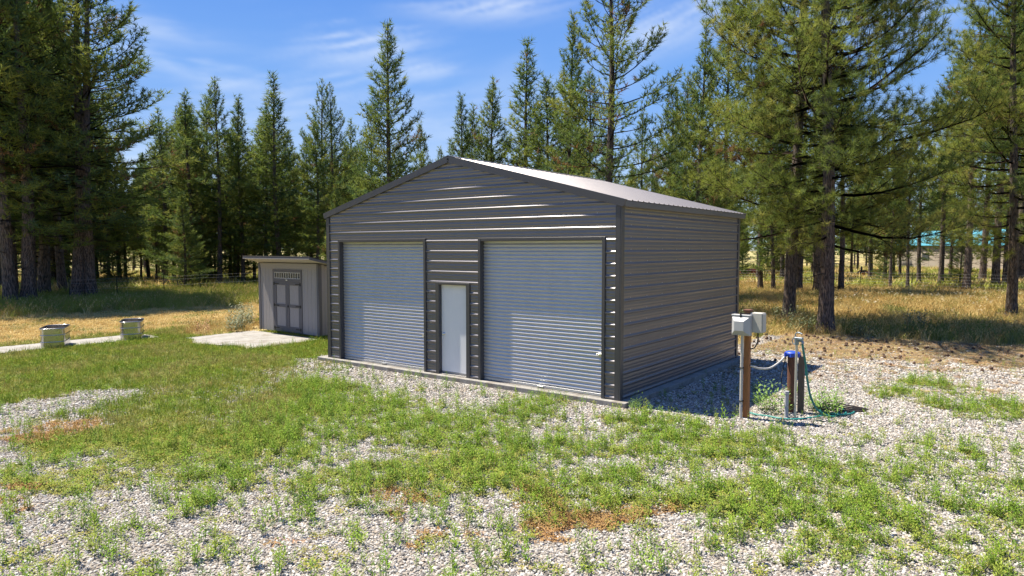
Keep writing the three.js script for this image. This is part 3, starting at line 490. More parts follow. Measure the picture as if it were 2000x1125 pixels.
// ------------------------------------------------------------------ far barn, tractor, cart
{
  const b = thing('barn', 'long beige barn with turquoise metal roof far behind the pines', 'barn', -8.5, 0, -95.5, -0.62), wall = std([0.36, 0.31, 0.25], 0.85), roof = std([0.07, 0.27, 0.34], 0.45, 0.2), L = 24, D = 10;
  for (let k = 0; k < 24; k++) part('wall_panel', span(k + 0.01, k + 0.99, 0, 3.3, -0.06, k % 2 ? 0 : 0.012), wall, b);
  part('wall', merge([span(0, L, 0, 3.3, -D, -D + 0.1), span(0, 0.1, 0, 3.3, -D + 0.1, -0.06), span(L - 0.1, L, 0, 3.3, -D + 0.1, -0.06)]), wall, b);
  const q = (s) => { const g = box(L + 0.6, 0.08, 5.7, L / 2, 0, 0); g.rotateX(s * 0.36); g.translate(0, 4.28, -D / 2 + s * 2.62); return g; };
  for (const s of [1, -1]) part('roof', q(s), roof, b);
  for (const x of [4, 10, 16]) part('window', span(x, x + 1.0, 1.4, 2.3, 0.013, 0.05), std([0.06, 0.07, 0.08], 0.1), b);
}
function machine(name, label, cat, x, z, turn, c, canopy) {
  const t = thing(name, label, cat, x, 0, z, turn), m = std(c, 0.45), tyre = std([0.02, 0.02, 0.02], 0.9), wh = (R, w) => { const g = new THREE.TorusGeometry(R - w / 2.4, w / 2.4, 10, 20); return g; };
  part('hood', span(0.15, 1.15, 0.5, 0.95, -0.25, 0.25, 0.06), m, t);
  part('body', span(-0.6, 0.2, 0.4, 0.75, -0.35, 0.35, 0.05), m, t);
  part('seat', merge([span(-0.5, -0.1, 0.76, 0.84, -0.22, 0.22, 0.03), span(-0.58, -0.5, 0.8, 1.2, -0.22, 0.22, 0.03)]), tyre, t);
  part('steering_wheel', tube([[0.12, 1.0, 0], [0.02, 1.12, 0]], 0.02, 6, 6), tyre, t);
  for (const [px, R, w] of [[-0.45, 0.42, 0.26], [0.9, 0.28, 0.2]]) for (const s of [-1, 1]) { const o = part('wheel', wh(R, w), tyre, t); o.position.set(px, R, s * 0.48); part('rim', new THREE.CylinderGeometry(R * 0.55, R * 0.55, 0.1, 14).rotateX(Math.PI / 2), m, o); }
  if (canopy) { part('canopy', span(-0.75, 0.35, 1.86, 1.94, -0.5, 0.5, 0.03), std([0.75, 0.75, 0.73], 0.5), t); for (const s of [-1, 1]) part('canopy_post', span(-0.62, -0.57, 0.6, 1.86, s * 0.4 - 0.025, s * 0.4 + 0.025), tyre, t); }
}
machine('tractor', 'small red tractor with white canopy seen past the garage corner', 'tractor', -15.7, -54.5, 0.9, [0.45, 0.03, 0.025], true);
machine('lawn_tractor', 'small orange tractor parked among the pines beyond the meadow', 'tractor', -6.4, -62.0, 0.4, [0.55, 0.13, 0.02], false);
// ------------------------------------------------------------------ pines
const barkBump = canvasTexture(512, (u, v) => { const t = 0.5 + 0.45 * tile(u * 1, v * 0.25, 40, 2) + 0.3 * tile(u, v * 0.5, 90, 8); return [t, t, t]; }, { color: false });
const barkMap = canvasTexture(512, (u, v) => { const a = 0.5 + 0.9 * tile(u, v * 0.25, 40, 2) + 0.3 * tile(u, v * 0.5, 90, 8), k = smooth(a, 0.15, 0.95), g = smooth(tile(u, v, 9, 15), -0.2, 0.5); return [lerp(0.035, lerp(0.19, 0.17, g), k), lerp(0.028, lerp(0.135, 0.14, g), k), lerp(0.025, lerp(0.105, 0.125, g), k)]; });
const bark = std([1, 1, 1], 0.92, 0, { map: barkMap, bumpMap: barkBump, bumpScale: 0.03 });
const twigMat = std([0.085, 0.065, 0.052], 0.95);
const needleMat = new THREE.MeshPhysicalMaterial({ vertexColors: true, roughness: 0.85, specularIntensity: 0.25, transmission: 0.55, thickness: 0, side: THREE.DoubleSide });
const V = (x, y, z) => new THREE.Vector3(x, y, z), UP = V(0, 1, 0);
function limb(o, pts, r0, r1, sides) {
  const n = pts.length, base = o.pos.length / 3, t = V(), a = V(), b = V();
  for (let i = 0; i < n; i++) {
    t.copy(pts[Math.min(n - 1, i + 1)]).sub(pts[Math.max(0, i - 1)]).normalize();
    a.set(-t.z, 0.001, t.x).normalize(); b.crossVectors(t, a).normalize();
    const r = lerp(r0, r1, i / (n - 1));
    for (let k = 0; k < sides; k++) { const q = (k / sides) * 6.2832, c = Math.cos(q), s = Math.sin(q), nx = a.x * c + b.x * s, ny = a.y * c + b.y * s, nz = a.z * c + b.z * s; o.pos.push(pts[i].x + nx * r, pts[i].y + ny * r, pts[i].z + nz * r); o.nor.push(nx, ny, nz); }
    if (i) for (let k = 0; k < sides; k++) { const p = base + (i - 1) * sides, k2 = (k + 1) % sides; o.idx.push(p + k, p + sides + k, p + k2, p + k2, p + sides + k, p + sides + k2); }
  }
}
function tuft(o, p, ax, size, n, w, c, r, wide = 1.05) {
  const a = V(-ax.z, 0.3, ax.x + 0.01).cross(ax).normalize(), b = V().crossVectors(ax, a);
  for (let i = 0; i < n; i++) {
    const ph = r() * 6.2832, g = 0.3 + wide * r(), sg = Math.sin(g), cg = Math.cos(g), cx = Math.cos(ph) * sg, cy = Math.sin(ph) * sg;
    const dx = ax.x * cg + a.x * cx + b.x * cy, dy = ax.y * cg + a.y * cx + b.y * cy, dz = ax.z * cg + a.z * cx + b.z * cy;
    const bk = (r() - 0.55) * 0.45 * size, sx = p.x + ax.x * bk, sy = p.y + ax.y * bk, sz = p.z + ax.z * bk, l = size * (0.72 + 0.4 * r());
    let ux = r() - 0.5, uy = r() - 0.5, uz = r() - 0.5; let vx = dy * uz - dz * uy, vy = dz * ux - dx * uz, vz = dx * uy - dy * ux; const q = (w * 0.5) / (Math.hypot(vx, vy, vz) || 1); vx *= q; vy *= q; vz *= q;
    o.pos.push(sx - vx, sy - vy, sz - vz, sx + vx, sy + vy, sz + vz, sx + dx * l, sy + dy * l, sz + dz * l);
    const j = 0.85 + 0.3 * r();
    for (let k = 0; k < 3; k++) o.col.push(c[0] * j, c[1] * j, c[2] * j);
  }
}
const GREENS = [[0.11, 0.165, 0.038], [0.15, 0.205, 0.040], [0.185, 0.235, 0.045], [0.085, 0.142, 0.050], [0.24, 0.265, 0.055]], LIGHT_GREENS = [[0.18, 0.235, 0.045], [0.225, 0.27, 0.05], [0.26, 0.295, 0.055], [0.145, 0.205, 0.05], [0.31, 0.315, 0.075]], BROWN = [0.20, 0.115, 0.05];
// o: H height, R crown radius, low = where the crown starts (share of H), n limbs, size/needles/w of a tuft, gap between tufts, inner = bare inner share of a limb
function makePine(seed, o) {
  const r = seeded(seed), H = o.H, tr = { pos: [], nor: [], idx: [] }, br = { pos: [], nor: [], idx: [] }, cr = { pos: [], col: [] };
  // trunk with flare, slight sweep and uneven girth
  const rings = 26, sides = o.sides ?? 9, R0 = o.girth, lean = (r() - 0.5) * 0.5, sway = r() * 6.28, tp = [], tn = [], tuv = [], ti = [];
  const axis = (y) => V(Math.sin(y * 0.35 + sway) * 0.09 + lean * 0.4 * (y / H) ** 2, y, Math.cos(y * 0.28 + sway) * 0.09 - Math.cos(sway) * 0.09);
  const rad = (y) => R0 * (Math.pow(Math.max(0, 1 - y / H), 0.85) * 0.92 + 0.02) + R0 * 0.45 * Math.exp(-y / 0.35);
  for (let i = 0; i <= rings; i++) {
    const y = -0.3 + Math.pow(i / rings, 1.4) * (H + 0.25), c = axis(Math.max(0, y)), q = rad(Math.max(0, y));
    for (let k = 0; k <= sides; k++) { const a = (k / sides) * 6.2832, e = 1 + 0.09 * n3(Math.cos(a) * 1.3, y * 0.5, Math.sin(a) * 1.3 + seed); tp.push(c.x + Math.cos(a) * q * e, y, c.z + Math.sin(a) * q * e); tn.push(Math.cos(a), 0.05, Math.sin(a)); tuv.push((k / sides) * Math.max(1, Math.round(R0 * 5)), y * 0.5); }
    if (i) for (let k = 0; k < sides; k++) { const p = (i - 1) * (sides + 1) + k, s = sides + 1; ti.push(p, p + s, p + 1, p + 1, p + s, p + s + 1); }
  }
  const trunk = new THREE.BufferGeometry(); trunk.setAttribute('position', new THREE.Float32BufferAttribute(tp, 3)); trunk.setAttribute('normal', new THREE.Float32BufferAttribute(tn, 3)); trunk.setAttribute('uv', new THREE.Float32BufferAttribute(tuv, 2)); trunk.setIndex(ti);
  const shape = o.shape;
  const tone = () => { const q = r(); return q < 0.025 ? BROWN : (o.hero ? LIGHT_GREENS : GREENS)[Math.floor(r() * 5)]; };
  for (let k = 0; k < o.n; k++) {
    const t = (k + r() * 0.6) / o.n, y = H * lerp(o.low, 0.975, Math.pow(t, o.pack ?? 0.95)), az = k * 2.39996 + (r() - 0.5) * 0.9, L = Math.max(0.25, o.R * shape(t) * (0.62 + 0.55 * r()));
    let el = lerp(o.droop ?? -0.12, 0.85, Math.pow(t, 1.1)) + (r() - 0.5) * 0.3; const p = axis(y), pts = [p.clone()], seg = 5, dirs = [];
    let a = az;
    for (let s = 1; s <= seg; s++) { const d = V(Math.cos(a) * Math.cos(el), Math.sin(el), Math.sin(a) * Math.cos(el)); dirs.push(d); p.addScaledVector(d, L / seg); pts.push(p.clone()); el += 0.13 + (r() - 0.5) * 0.22; a += (r() - 0.5) * 0.35; }
    limb(br, pts, Math.min(rad(y) * 0.5, 0.011 + L * 0.011), 0.006, o.hero ? 5 : 3);
    const col = tone(), at = (s) => { const f = Math.min(seg - 1e-4, s * seg), i = Math.floor(f); return pts[i].clone().lerp(pts[i + 1], f - i); };
    const inner = o.inner * (0.7 + 0.6 * r());
    for (let d = Math.max(inner + 0.12, 0.35) * L; d <= L; d += o.gap) { const s = d / L; tuft(cr, at(s), dirs[Math.min(seg - 1, Math.floor(s * seg))].clone().addScaledVector(UP, 0.35).normalize(), o.size * (0.85 + 0.3 * r()), o.needles, o.w, r() < 0.3 ? tone() : col, r, o.wide); }
    const ns = Math.min(o.maxSub ?? 9, Math.round(L / (o.subGap ?? 0.36)));
    for (let q = 0; q < ns; q++) {
      const s = lerp(Math.max(0.12, inner * 0.8), 0.96, (q + r() * 0.7) / ns), side = q % 2 ? 1 : -1, i = Math.min(seg - 1, Math.floor(s * seg)), d = dirs[i], sl = Math.min(1.9, (0.2 + (0.26 + 0.22 * r()) * L * (1.2 - s)));
      const yaw = side * (0.55 + 0.5 * r()), c = Math.cos(yaw), sn = Math.sin(yaw), e = V(d.x * c - d.z * sn, d.y + (r() - 0.35) * (o.hero ? 1.3 : 0.7), d.x * sn + d.z * c).normalize(), b0 = at(s), sp = [b0.clone()];
      for (let m = 1; m <= 3; m++) { b0.addScaledVector(e, sl / 3); sp.push(b0.clone()); e.y += 0.12; e.normalize(); }
      limb(br, sp, 0.006 + sl * 0.006, 0.004, 3);
      const sc = r() < 0.35 ? tone() : col;
      for (let dd = sl; dd > sl * 0.28; dd -= o.gap) { const f = Math.min(2.999, (dd / sl) * 3), m = Math.floor(f), pp = sp[m].clone().lerp(sp[m + 1], f - m); pp.x += (r() - 0.5) * 0.09; pp.y += (r() - 0.5) * 0.09; pp.z += (r() - 0.5) * 0.09; tuft(cr, pp, e.clone().add(V((r() - 0.5) * 0.9, 0.3 + (r() - 0.5) * 0.6, (r() - 0.5) * 0.9)).normalize(), o.size * (0.8 + 0.4 * r()), o.needles, o.w, sc, r, o.wide); }
    }
  }
  // dead snags below the crown and inside it
  for (let k = 0; k < o.snags; k++) {
    const y = H * lerp(0.07, o.low + 0.25, r()), a = r() * 6.28, L = 0.5 + r() * 1.5 * Math.min(1, y / 4); let el = (r() - 0.6) * 0.6; const p = axis(y), pts = [p.clone()]; let aa = a;
    for (let s = 0; s < 4; s++) { p.add(V(Math.cos(aa) * Math.cos(el), Math.sin(el), Math.sin(aa) * Math.cos(el)).multiplyScalar(L / 4)); pts.push(p.clone()); el += (r() - 0.45) * 0.6; aa += (r() - 0.5) * 0.8; }
    limb(br, pts, 0.018, 0.004, 3);
    for (let q = 0; q < 2; q++) { const b = pts[2].clone(), s = [b.clone()], da = aa + (q ? 0.9 : -0.9); for (let m = 0; m < 2; m++) { b.add(V(Math.cos(da) * 0.2, (r() - 0.5) * 0.2, Math.sin(da) * 0.2)); s.push(b.clone()); } limb(br, s, 0.009, 0.003, 3); }
  }
  const mk = (q) => { const g = new THREE.BufferGeometry(); g.setAttribute('position', new THREE.Float32BufferAttribute(q.pos, 3)); if (q.nor) g.setAttribute('normal', new THREE.Float32BufferAttribute(q.nor, 3)); if (q.col) g.setAttribute('color', new THREE.Float32BufferAttribute(q.col, 3)); if (q.idx) g.setIndex(q.idx); return g; };
  return { H, trunk, limbs: mk(br), crown: mk(cr) };
}
const ponderosa = (t) => (t < 0.22 ? lerp(0.72, 1, t / 0.22) : Math.pow((1 - t) / 0.78, 0.72)) + 0.05, narrow = (t) => (t < 0.3 ? lerp(0.8, 1, t / 0.3) : Math.pow((1 - t) / 0.7, 0.8)) + 0.06, bushy = (t) => (t < 0.1 ? lerp(0.8, 1, t / 0.1) : Math.pow((1 - t) / 0.9, 0.85)) + 0.05;
const midTuft = { size: 0.34, needles: 10, w: 0.04, gap: 0.27, sides: 8 };
const VARIANTS = {
  d: [101, 102, 103, 104].map((s, i) => makePine(s, { H: 16, R: 2.3 + 0.25 * (i % 2), low: 0.14 + 0.06 * i, n: 92, girth: 0.2, inner: 0.3, snags: 26, shape: ponderosa, ...midTuft })),
  f: [111, 112, 113].map((s, i) => makePine(s, { H: 15, R: 1.55 + 0.15 * i, low: 0.1 + 0.06 * i, n: 112, girth: 0.16, inner: 0.15, snags: 22, shape: narrow, subGap: 0.3, ...midTuft })),
  b: [121, 122].map((s, i) => makePine(s, { H: 16, R: 2.9, low: 0.07, n: 125, girth: 0.21, inner: 0.18, snags: 8, shape: bushy, subGap: 0.32, ...midTuft })),
  h: [141, 142, 143].map((s, i) => makePine(s, { H: 17, R: 2.6, low: 0.34 + 0.05 * i, n: 84, girth: 0.23, inner: 0.3, snags: 60, shape: ponderosa, ...midTuft })),
  s: [131, 132, 133].map((s, i) => makePine(s, { H: 21, R: 3.8, low: 0.16, n: 96, girth: 0.28, inner: 0.45, snags: 40, shape: ponderosa, droop: -0.25, maxSub: 11, ...midTuft, size: 0.32 })),
};
function pine(geo, x, z, h, w, turn, label, group, name = 'pine_tree') {
  const t = thing(name, label, 'pine tree', x, 0, z, turn, group), k = h / geo.H;
  t.scale.set(k * w * (1 + 0.1 * Math.sin(turn * 7)), k, k * w); t.rotation.x = 0.022 * Math.sin(turn * 5); t.rotation.z = 0.022 * Math.cos(turn * 9);
  part('trunk', geo.trunk, bark, t); part('branches', geo.limbs, twigMat, t);
  const c = part('crown', geo.crown, needleMat, t); c.userData.kind = 'stuff';
  return t;
}
const heroTuft = { size: 0.28, needles: 40, w: 0.0135, gap: 0.5, wide: 1.5, sides: 16, hero: true, subGap: 0.15, maxSub: 28 };
const heroA = makePine(201, { H: 21, R: 4.6, low: 0.15, n: 98, girth: 0.255, inner: 0.32, snags: 46, shape: ponderosa, droop: -0.2, ...heroTuft });
const heroB = makePine(202, { H: 22, R: 5.0, low: 0.14, n: 102, girth: 0.285, inner: 0.32, snags: 50, shape: ponderosa, droop: -0.25, ...heroTuft });
pine(heroB, 0.43, -14.25, 22, 1, 0.6, 'large pine with pale scarred bark, nearest the well and hydrant', 'big pines right of the garage');
pine(heroA, -1.51, -16.92, 21, 1, 2.1, 'large pine with dead snags on its trunk, just behind the garage corner', 'big pines right of the garage');
pine(heroA, 5.51, -24.76, 19, 0.95, 4.4, 'leaning pine alone in the meadow at the picture edge', 'big pines right of the garage').rotation.z = -0.05;
const ORD = ['first', 'second', 'third', 'fourth', 'fifth', 'sixth', 'seventh', 'eighth', 'ninth', 'tenth', 'eleventh', 'twelfth', 'thirteenth', 'fourteenth', 'fifteenth', 'sixteenth', 'seventeenth', 'eighteenth', 'nineteenth', 'twentieth', 'twenty-first', 'twenty-second', 'twenty-third', 'twenty-fourth', 'twenty-fifth', 'twenty-sixth', 'twenty-seventh', 'twenty-eighth'];
const LOOK = { d: 'dense dark pine', h: 'high-crowned pine', f: 'narrow pointed pine', b: 'full bushy pine', s: 'tall open pine' };
function stand(list, where, group, seed, wide = 1) {
  const r = seeded(seed), lat = (q) => ((q[0] - 6.03) * AX[0] + (q[1] - 11.3) * AX[1]) / ((q[0] - 6.03) * BX[0] + (q[1] - 11.3) * BX[1]), seen = {};
  for (const q of [...list].sort((a, b) => lat(a) - lat(b))) { const [x, z, h, kind, w] = q, vs = VARIANTS[kind], i = (seen[kind] = (seen[kind] ?? -1) + 1); pine(vs[Math.floor(r() * vs.length)], x, z, h, w * wide * (0.92 + r() * 0.2), r() * 6.28, `${LOOK[kind]}, ${ORD[i]} such from the left ${where}`, group); }
}
stand(PINES_LEFT, 'in the dark clump behind the stock tanks', 'pines behind the stock tanks', 1, 1.12);
stand(PINES_ROW, 'in the tall row behind the shed', 'pines in the row behind the shed', 2, 1.12);
stand(PINES_BEHIND, 'among those rising behind the garage', 'pines rising behind the garage', 3, 1.12);
stand(PINES_MID, 'in the open wood beyond the meadow', 'pines beyond the meadow', 4);
{
  // the wood goes on behind: every tree still its own
  const r = seeded(404), put = [], kinds = ['d', 'd', 'd', 'f', 's'];
  let tries = 0;
  while (put.length < 150 && tries++ < 4000) {
    const dep = 58 + Math.pow(r(), 1.3) * 62, la = (r() * 2 - 1) * 0.86 * dep;
    const x = 6.03 + AX[0] * la + BX[0] * dep, z = 11.3 + AX[1] * la + BX[1] * dep;
    if (la / dep > 0.52 && la / dep < 0.74 && dep > 70 && dep < 108) continue;      // the clearing before the barn
    if (dep > 58.5 && dep < 66 && la < -0.3 * dep) continue;                        // the lane behind the shed
    if (put.some((p) => Math.hypot(p[0] - x, p[1] - z) < 3.2)) continue;
    put.push([x, z]);
    const kind = kinds[Math.floor(r() * 5)], vs = VARIANTS[kind], far = la < 0 ? 'behind the shed' : 'beyond the meadow';
    pine(vs[Math.floor(r() * vs.length)], x, z, 10 + r() * 5.5, 0.85 + r() * 0.3, r() * 6.28, `pine trunk and crown deep in the wood ${far}`, `pines deep in the wood ${far}`);
  }
}
// more of the same wood east of the yard: the garage's long wall mirrors it
stand([[19, -52, 16, 'h', 1], [23, -50, 17, 'h', 1], [28, -51, 16, 'h', 1], [33, -54, 17, 'd', 1], [25, -58, 18, 'd', 1], [30, -62, 17, 'h', 1], [38, -58, 17, 'd', 1], [35, -68, 18, 'h', 1], [21, -64, 18, 'd', 1], [42, -66, 17, 'd', 1]], 'in the wood east of the yard', 'pines east of the yard', 9);
{
  // young pines filling the gaps low down
  const r = seeded(606), put = []; let tries = 0;
  while (put.length < 46 && tries++ < 4000) {
    const dep = 46 + r() * 48, la = (r() * 2 - 1) * 0.82 * dep, x = 6.03 + AX[0] * la + BX[0] * dep, z = 11.3 + AX[1] * la + BX[1] * dep;
    if (x > -38 && z > -44) continue;
    if (la / dep > 0.5 && la / dep < 0.76 && dep > 55) continue;
    if (put.some((p) => Math.hypot(p[0] - x, p[1] - z) < 3)) continue;
    put.push([x, z]);
    const far = la < 0 ? 'in the wood behind the shed' : 'in the wood beyond the meadow';
    pine(VARIANTS.b[put.length % 2], x, z, 3.5 + r() * 5, 1.15 + r() * 0.4, r() * 6.28, `low bushy young pine ${far}`, `young pines ${far}`, 'young_pine');
  }
}
{
  // far mass of forest closing the view
  const r = seeded(505), g0 = makePine(301, { H: 16, R: 2.6, low: 0.12, n: 60, girth: 0.22, inner: 0.2, snags: 0, shape: bushy, size: 0.55, needles: 7, w: 0.11, gap: 0.5, sides: 5 });
  const m = new THREE.InstancedMesh(g0.crown, needleMat, 1100), o = new THREE.Object3D();
  for (let i = 0; i < 1100; i++) { const a = r() * 6.2832, d = 105 + r() * 120, fw = Math.cos(a), dd = fw > 0.55 ? d + 25 : d * 0.75; o.position.set(6.03 + (AX[0] * Math.sin(a) + BX[0] * fw) * dd, 0, 11.3 + (AX[1] * Math.sin(a) + BX[1] * fw) * dd); o.rotation.y = r() * 6.28; const s = 0.8 + r() * 0.5; o.scale.set(s * 1.2, s, s * 1.2); o.updateMatrix(); m.setMatrixAt(i, o.matrix); }
  m.name = 'distant_forest'; m.castShadow = m.receiveShadow = true; tag(m, 'mass of distant dark pine forest closing the horizon', 'forest', undefined, 'stuff'); scene.add(m);
}
// ------------------------------------------------------------------ small growth and stones
const grassMat = new THREE.MeshPhysicalMaterial({ color: 0xffffff, roughness: 0.85, specularIntensity: 0.2, transmission: 0.3, thickness: 0, side: THREE.DoubleSide });
const inView = (x, z, m = 1.5) => { const dx = x - 6.03, dz = z - 11.3, d = dx * BX[0] + dz * BX[1], l = dx * AX[0] + dz * AX[1]; return d > 4.6 && Math.abs(l) < d * 0.84 + m ? d : 0; };
const blocked = (x, z, e = 0) => inGarage(x, z, e) || inShed(x, z, e) || inStrip(x, z, e) || inPad(x, z, e);
function tris(list) { const g = new THREE.BufferGeometry(); g.setAttribute('position', new THREE.Float32BufferAttribute(list, 3)); return g; }
function blades(seed, n, rad, h, w, lean, heads) {
  const r = seeded(seed), p = [];
  for (let i = 0; i < n; i++) {
    const a = r() * 6.28, d = Math.sqrt(r()) * rad, x = Math.cos(a) * d, z = Math.sin(a) * d, b = r() * 6.28, l = h * (0.5 + 0.6 * r()), s = lean * (0.3 + r()) * l, cx = Math.cos(b), cz = Math.sin(b), f = r() * 6.28, ww = w * (0.7 + 0.6 * r()), wx = Math.cos(f) * ww, wz = Math.sin(f) * ww;
    const mx = x + cx * s * 0.3, mz = z + cz * s * 0.3, my = l * 0.55, tx = x + cx * s, tz = z + cz * s, ty = l * 0.98;
    p.push(x - wx, -0.01, z - wz, x + wx, -0.01, z + wz, mx + wx * 0.8, my, mz + wz * 0.8, x - wx, -0.01, z - wz, mx + wx * 0.8, my, mz + wz * 0.8, mx - wx * 0.8, my, mz - wz * 0.8, mx - wx * 0.8, my, mz - wz * 0.8, mx + wx * 0.8, my, mz + wz * 0.8, tx, ty, tz);
    if (heads && i % 2 === 0) { const hw = w * 2.6; p.push(tx - hw, ty - l * 0.08, tz, tx + hw, ty - l * 0.08, tz, tx, ty + l * 0.1, tz, tx, ty - l * 0.08, tz - hw, tx, ty - l * 0.08, tz + hw, tx, ty + l * 0.1, tz); }
  }
  return tris(p);
}
function stalks(seed, n, rad, h, leaf) {                       // upright feathery weeds: stems clothed in short narrow leaves
  const r = seeded(seed), p = [];
  for (let i = 0; i < n; i++) {
    const a = r() * 6.28, d = Math.sqrt(r()) * rad, x = Math.cos(a) * d, z = Math.sin(a) * d, l = h * (0.5 + 0.6 * r()), b = r() * 6.28, s = l * 0.2 * r(), tx = x + Math.cos(b) * s, tz = z + Math.sin(b) * s;
    p.push(x - 0.0022, -0.01, z, x + 0.0022, -0.01, z, tx, l, tz, x, -0.01, z - 0.0022, x, -0.01, z + 0.0022, tx, l, tz);
    const m = 11;
    for (let k = 0; k < m; k++) {
      const t = 0.12 + (0.88 * k) / m, q = k * 2.4 + r(), y = l * t, px = lerp(x, tx, t), pz = lerp(z, tz, t), L = leaf * (1.15 - 0.55 * t) * (0.7 + 0.6 * r()), cx = Math.cos(q), cz = Math.sin(q), w = L * 0.17, up = L * (0.35 + 0.5 * r());
      p.push(px, y, pz, px + cx * L * 0.55 - cz * w, y + up * 0.6, pz + cz * L * 0.55 + cx * w, px + cx * L, y + up, pz + cz * L, px, y, pz, px + cx * L, y + up, pz + cz * L, px + cx * L * 0.55 + cz * w, y + up * 0.6, pz + cz * L * 0.55 - cx * w);
    }
  }
  return tris(p);
}
function leafMat(seed, n, rad, h) {                            // low creeping mat of little leaves
  const r = seeded(seed), p = [];
  for (let i = 0; i < n; i++) { const a = r() * 6.28, d = Math.sqrt(r()) * rad, x = Math.cos(a) * d, z = Math.sin(a) * d, y = h * r(), q = r() * 6.28, L = 0.012 + 0.014 * r(), w = L * 0.4, cx = Math.cos(q), cz = Math.sin(q), u = (r() - 0.2) * L; p.push(x, y, z, x + cx * L * 0.5 - cz * w, y + u * 0.5 + 0.003, z + cz * L * 0.5 + cx * w, x + cx * L, y + u, z + cz * L, x, y, z, x + cx * L, y + u, z + cz * L, x + cx * L * 0.5 + cz * w, y + u * 0.5 + 0.003, z + cz * L * 0.5 - cx * w); }
  return tris(p);
}
// scatter(name, geometries, material, spots, label, category): spots are [x, y, z, turn, size, r, g, b, tall]
function scatter(name, geos, mat, spots, label, category) {
  const by = geos.map(() => []), o = new THREE.Object3D(), c = new THREE.Color();
  spots.forEach((s, i) => by[i % geos.length].push(s));
  geos.forEach((g, k) => {
    if (!by[k].length) return;
    const m = new THREE.InstancedMesh(g, mat, by[k].length);
    by[k].forEach((s, i) => { o.position.set(s[0], s[1], s[2]); o.rotation.set(s[9] ?? 0, s[3], s[10] ?? 0); o.scale.set(s[4], s[4] * (s[8] ?? 1), s[4]); o.updateMatrix(); m.setMatrixAt(i, o.matrix); m.setColorAt(i, c.setRGB(s[5], s[6], s[7])); });
    m.name = numbered(name); m.castShadow = m.receiveShadow = true;
    tag(m, k ? `${label}, mixed in among the rest` : label, category, geos.length > 1 ? label : undefined, 'stuff');
    scene.add(m);
  });
}
function grid(x0, x1, z0, z1, step, r, f) { for (let x = x0; x < x1; x += step) for (let z = z0; z < z1; z += step) f(x + r() * step, z + r() * step); }
{
  // crushed stone
  const r = seeded(900), stones = [1, 2, 3].map((s) => { const g = new THREE.IcosahedronGeometry(0.5, 0), p = g.attributes.position, q = seeded(s * 17), seen = new Map(); for (let i = 0; i < p.count; i++) { const k = [p.getX(i), p.getY(i), p.getZ(i)].map((v) => v.toFixed(3)).join(); if (!seen.has(k)) seen.set(k, 0.72 + 0.5 * q()); const m = seen.get(k); p.setXYZ(i, p.getX(i) * m * 1.15, p.getY(i) * m * 0.62, p.getZ(i) * m * 0.85); } g.deleteAttribute('normal'); g.deleteAttribute('uv'); return g; });
  const tones = [[0.38, 0.365, 0.345], [0.31, 0.29, 0.265], [0.345, 0.315, 0.28], [0.21, 0.20, 0.188], [0.46, 0.445, 0.42], [0.30, 0.255, 0.205], [0.13, 0.12, 0.112]], spots = [];
  const lay = (x0, x1, z0, z1, step, big, dmin, dmax) => grid(x0, x1, z0, z1, step, r, (x, z) => {
    const d = inView(x, z, 1); if (!d || d < dmin || d >= dmax || blocked(x, z, 0.02)) return;
    const q = zones(x, z), g = q.gravel * (1 - 0.55 * q.mat) * (1 - 0.35 * q.rust);
    if (r() > Math.max(g * 1.25 - 0.08, q.litter * 0.38)) return;
    const c = tones[Math.floor(r() * tones.length)], k = 0.85 + 0.3 * r(), s = big * (0.55 + 0.85 * r() * r() + 0.25 * r());
    spots.push([x, s * 0.16, z, r() * 6.28, s, c[0] * k, c[1] * k, c[2] * k, 0.8 + 0.5 * r(), (r() - 0.5) * 0.8, (r() - 0.5) * 0.8]);
  });
  lay(-9, 14, -3, 10, 0.028, 0.034, 4.5, 11);
  lay(-14, 16, -8, 10, 0.038, 0.044, 11, 15.5);
  lay(-18, 18, -14, 8, 0.055, 0.058, 15.5, 23);
  scatter('gravel', stones, std([1, 1, 1], 0.9, 0, { specularIntensity: 0.4 }), spots, 'pale crushed stone covering the yard', 'gravel');
  console.log('gravel', spots.length);
}
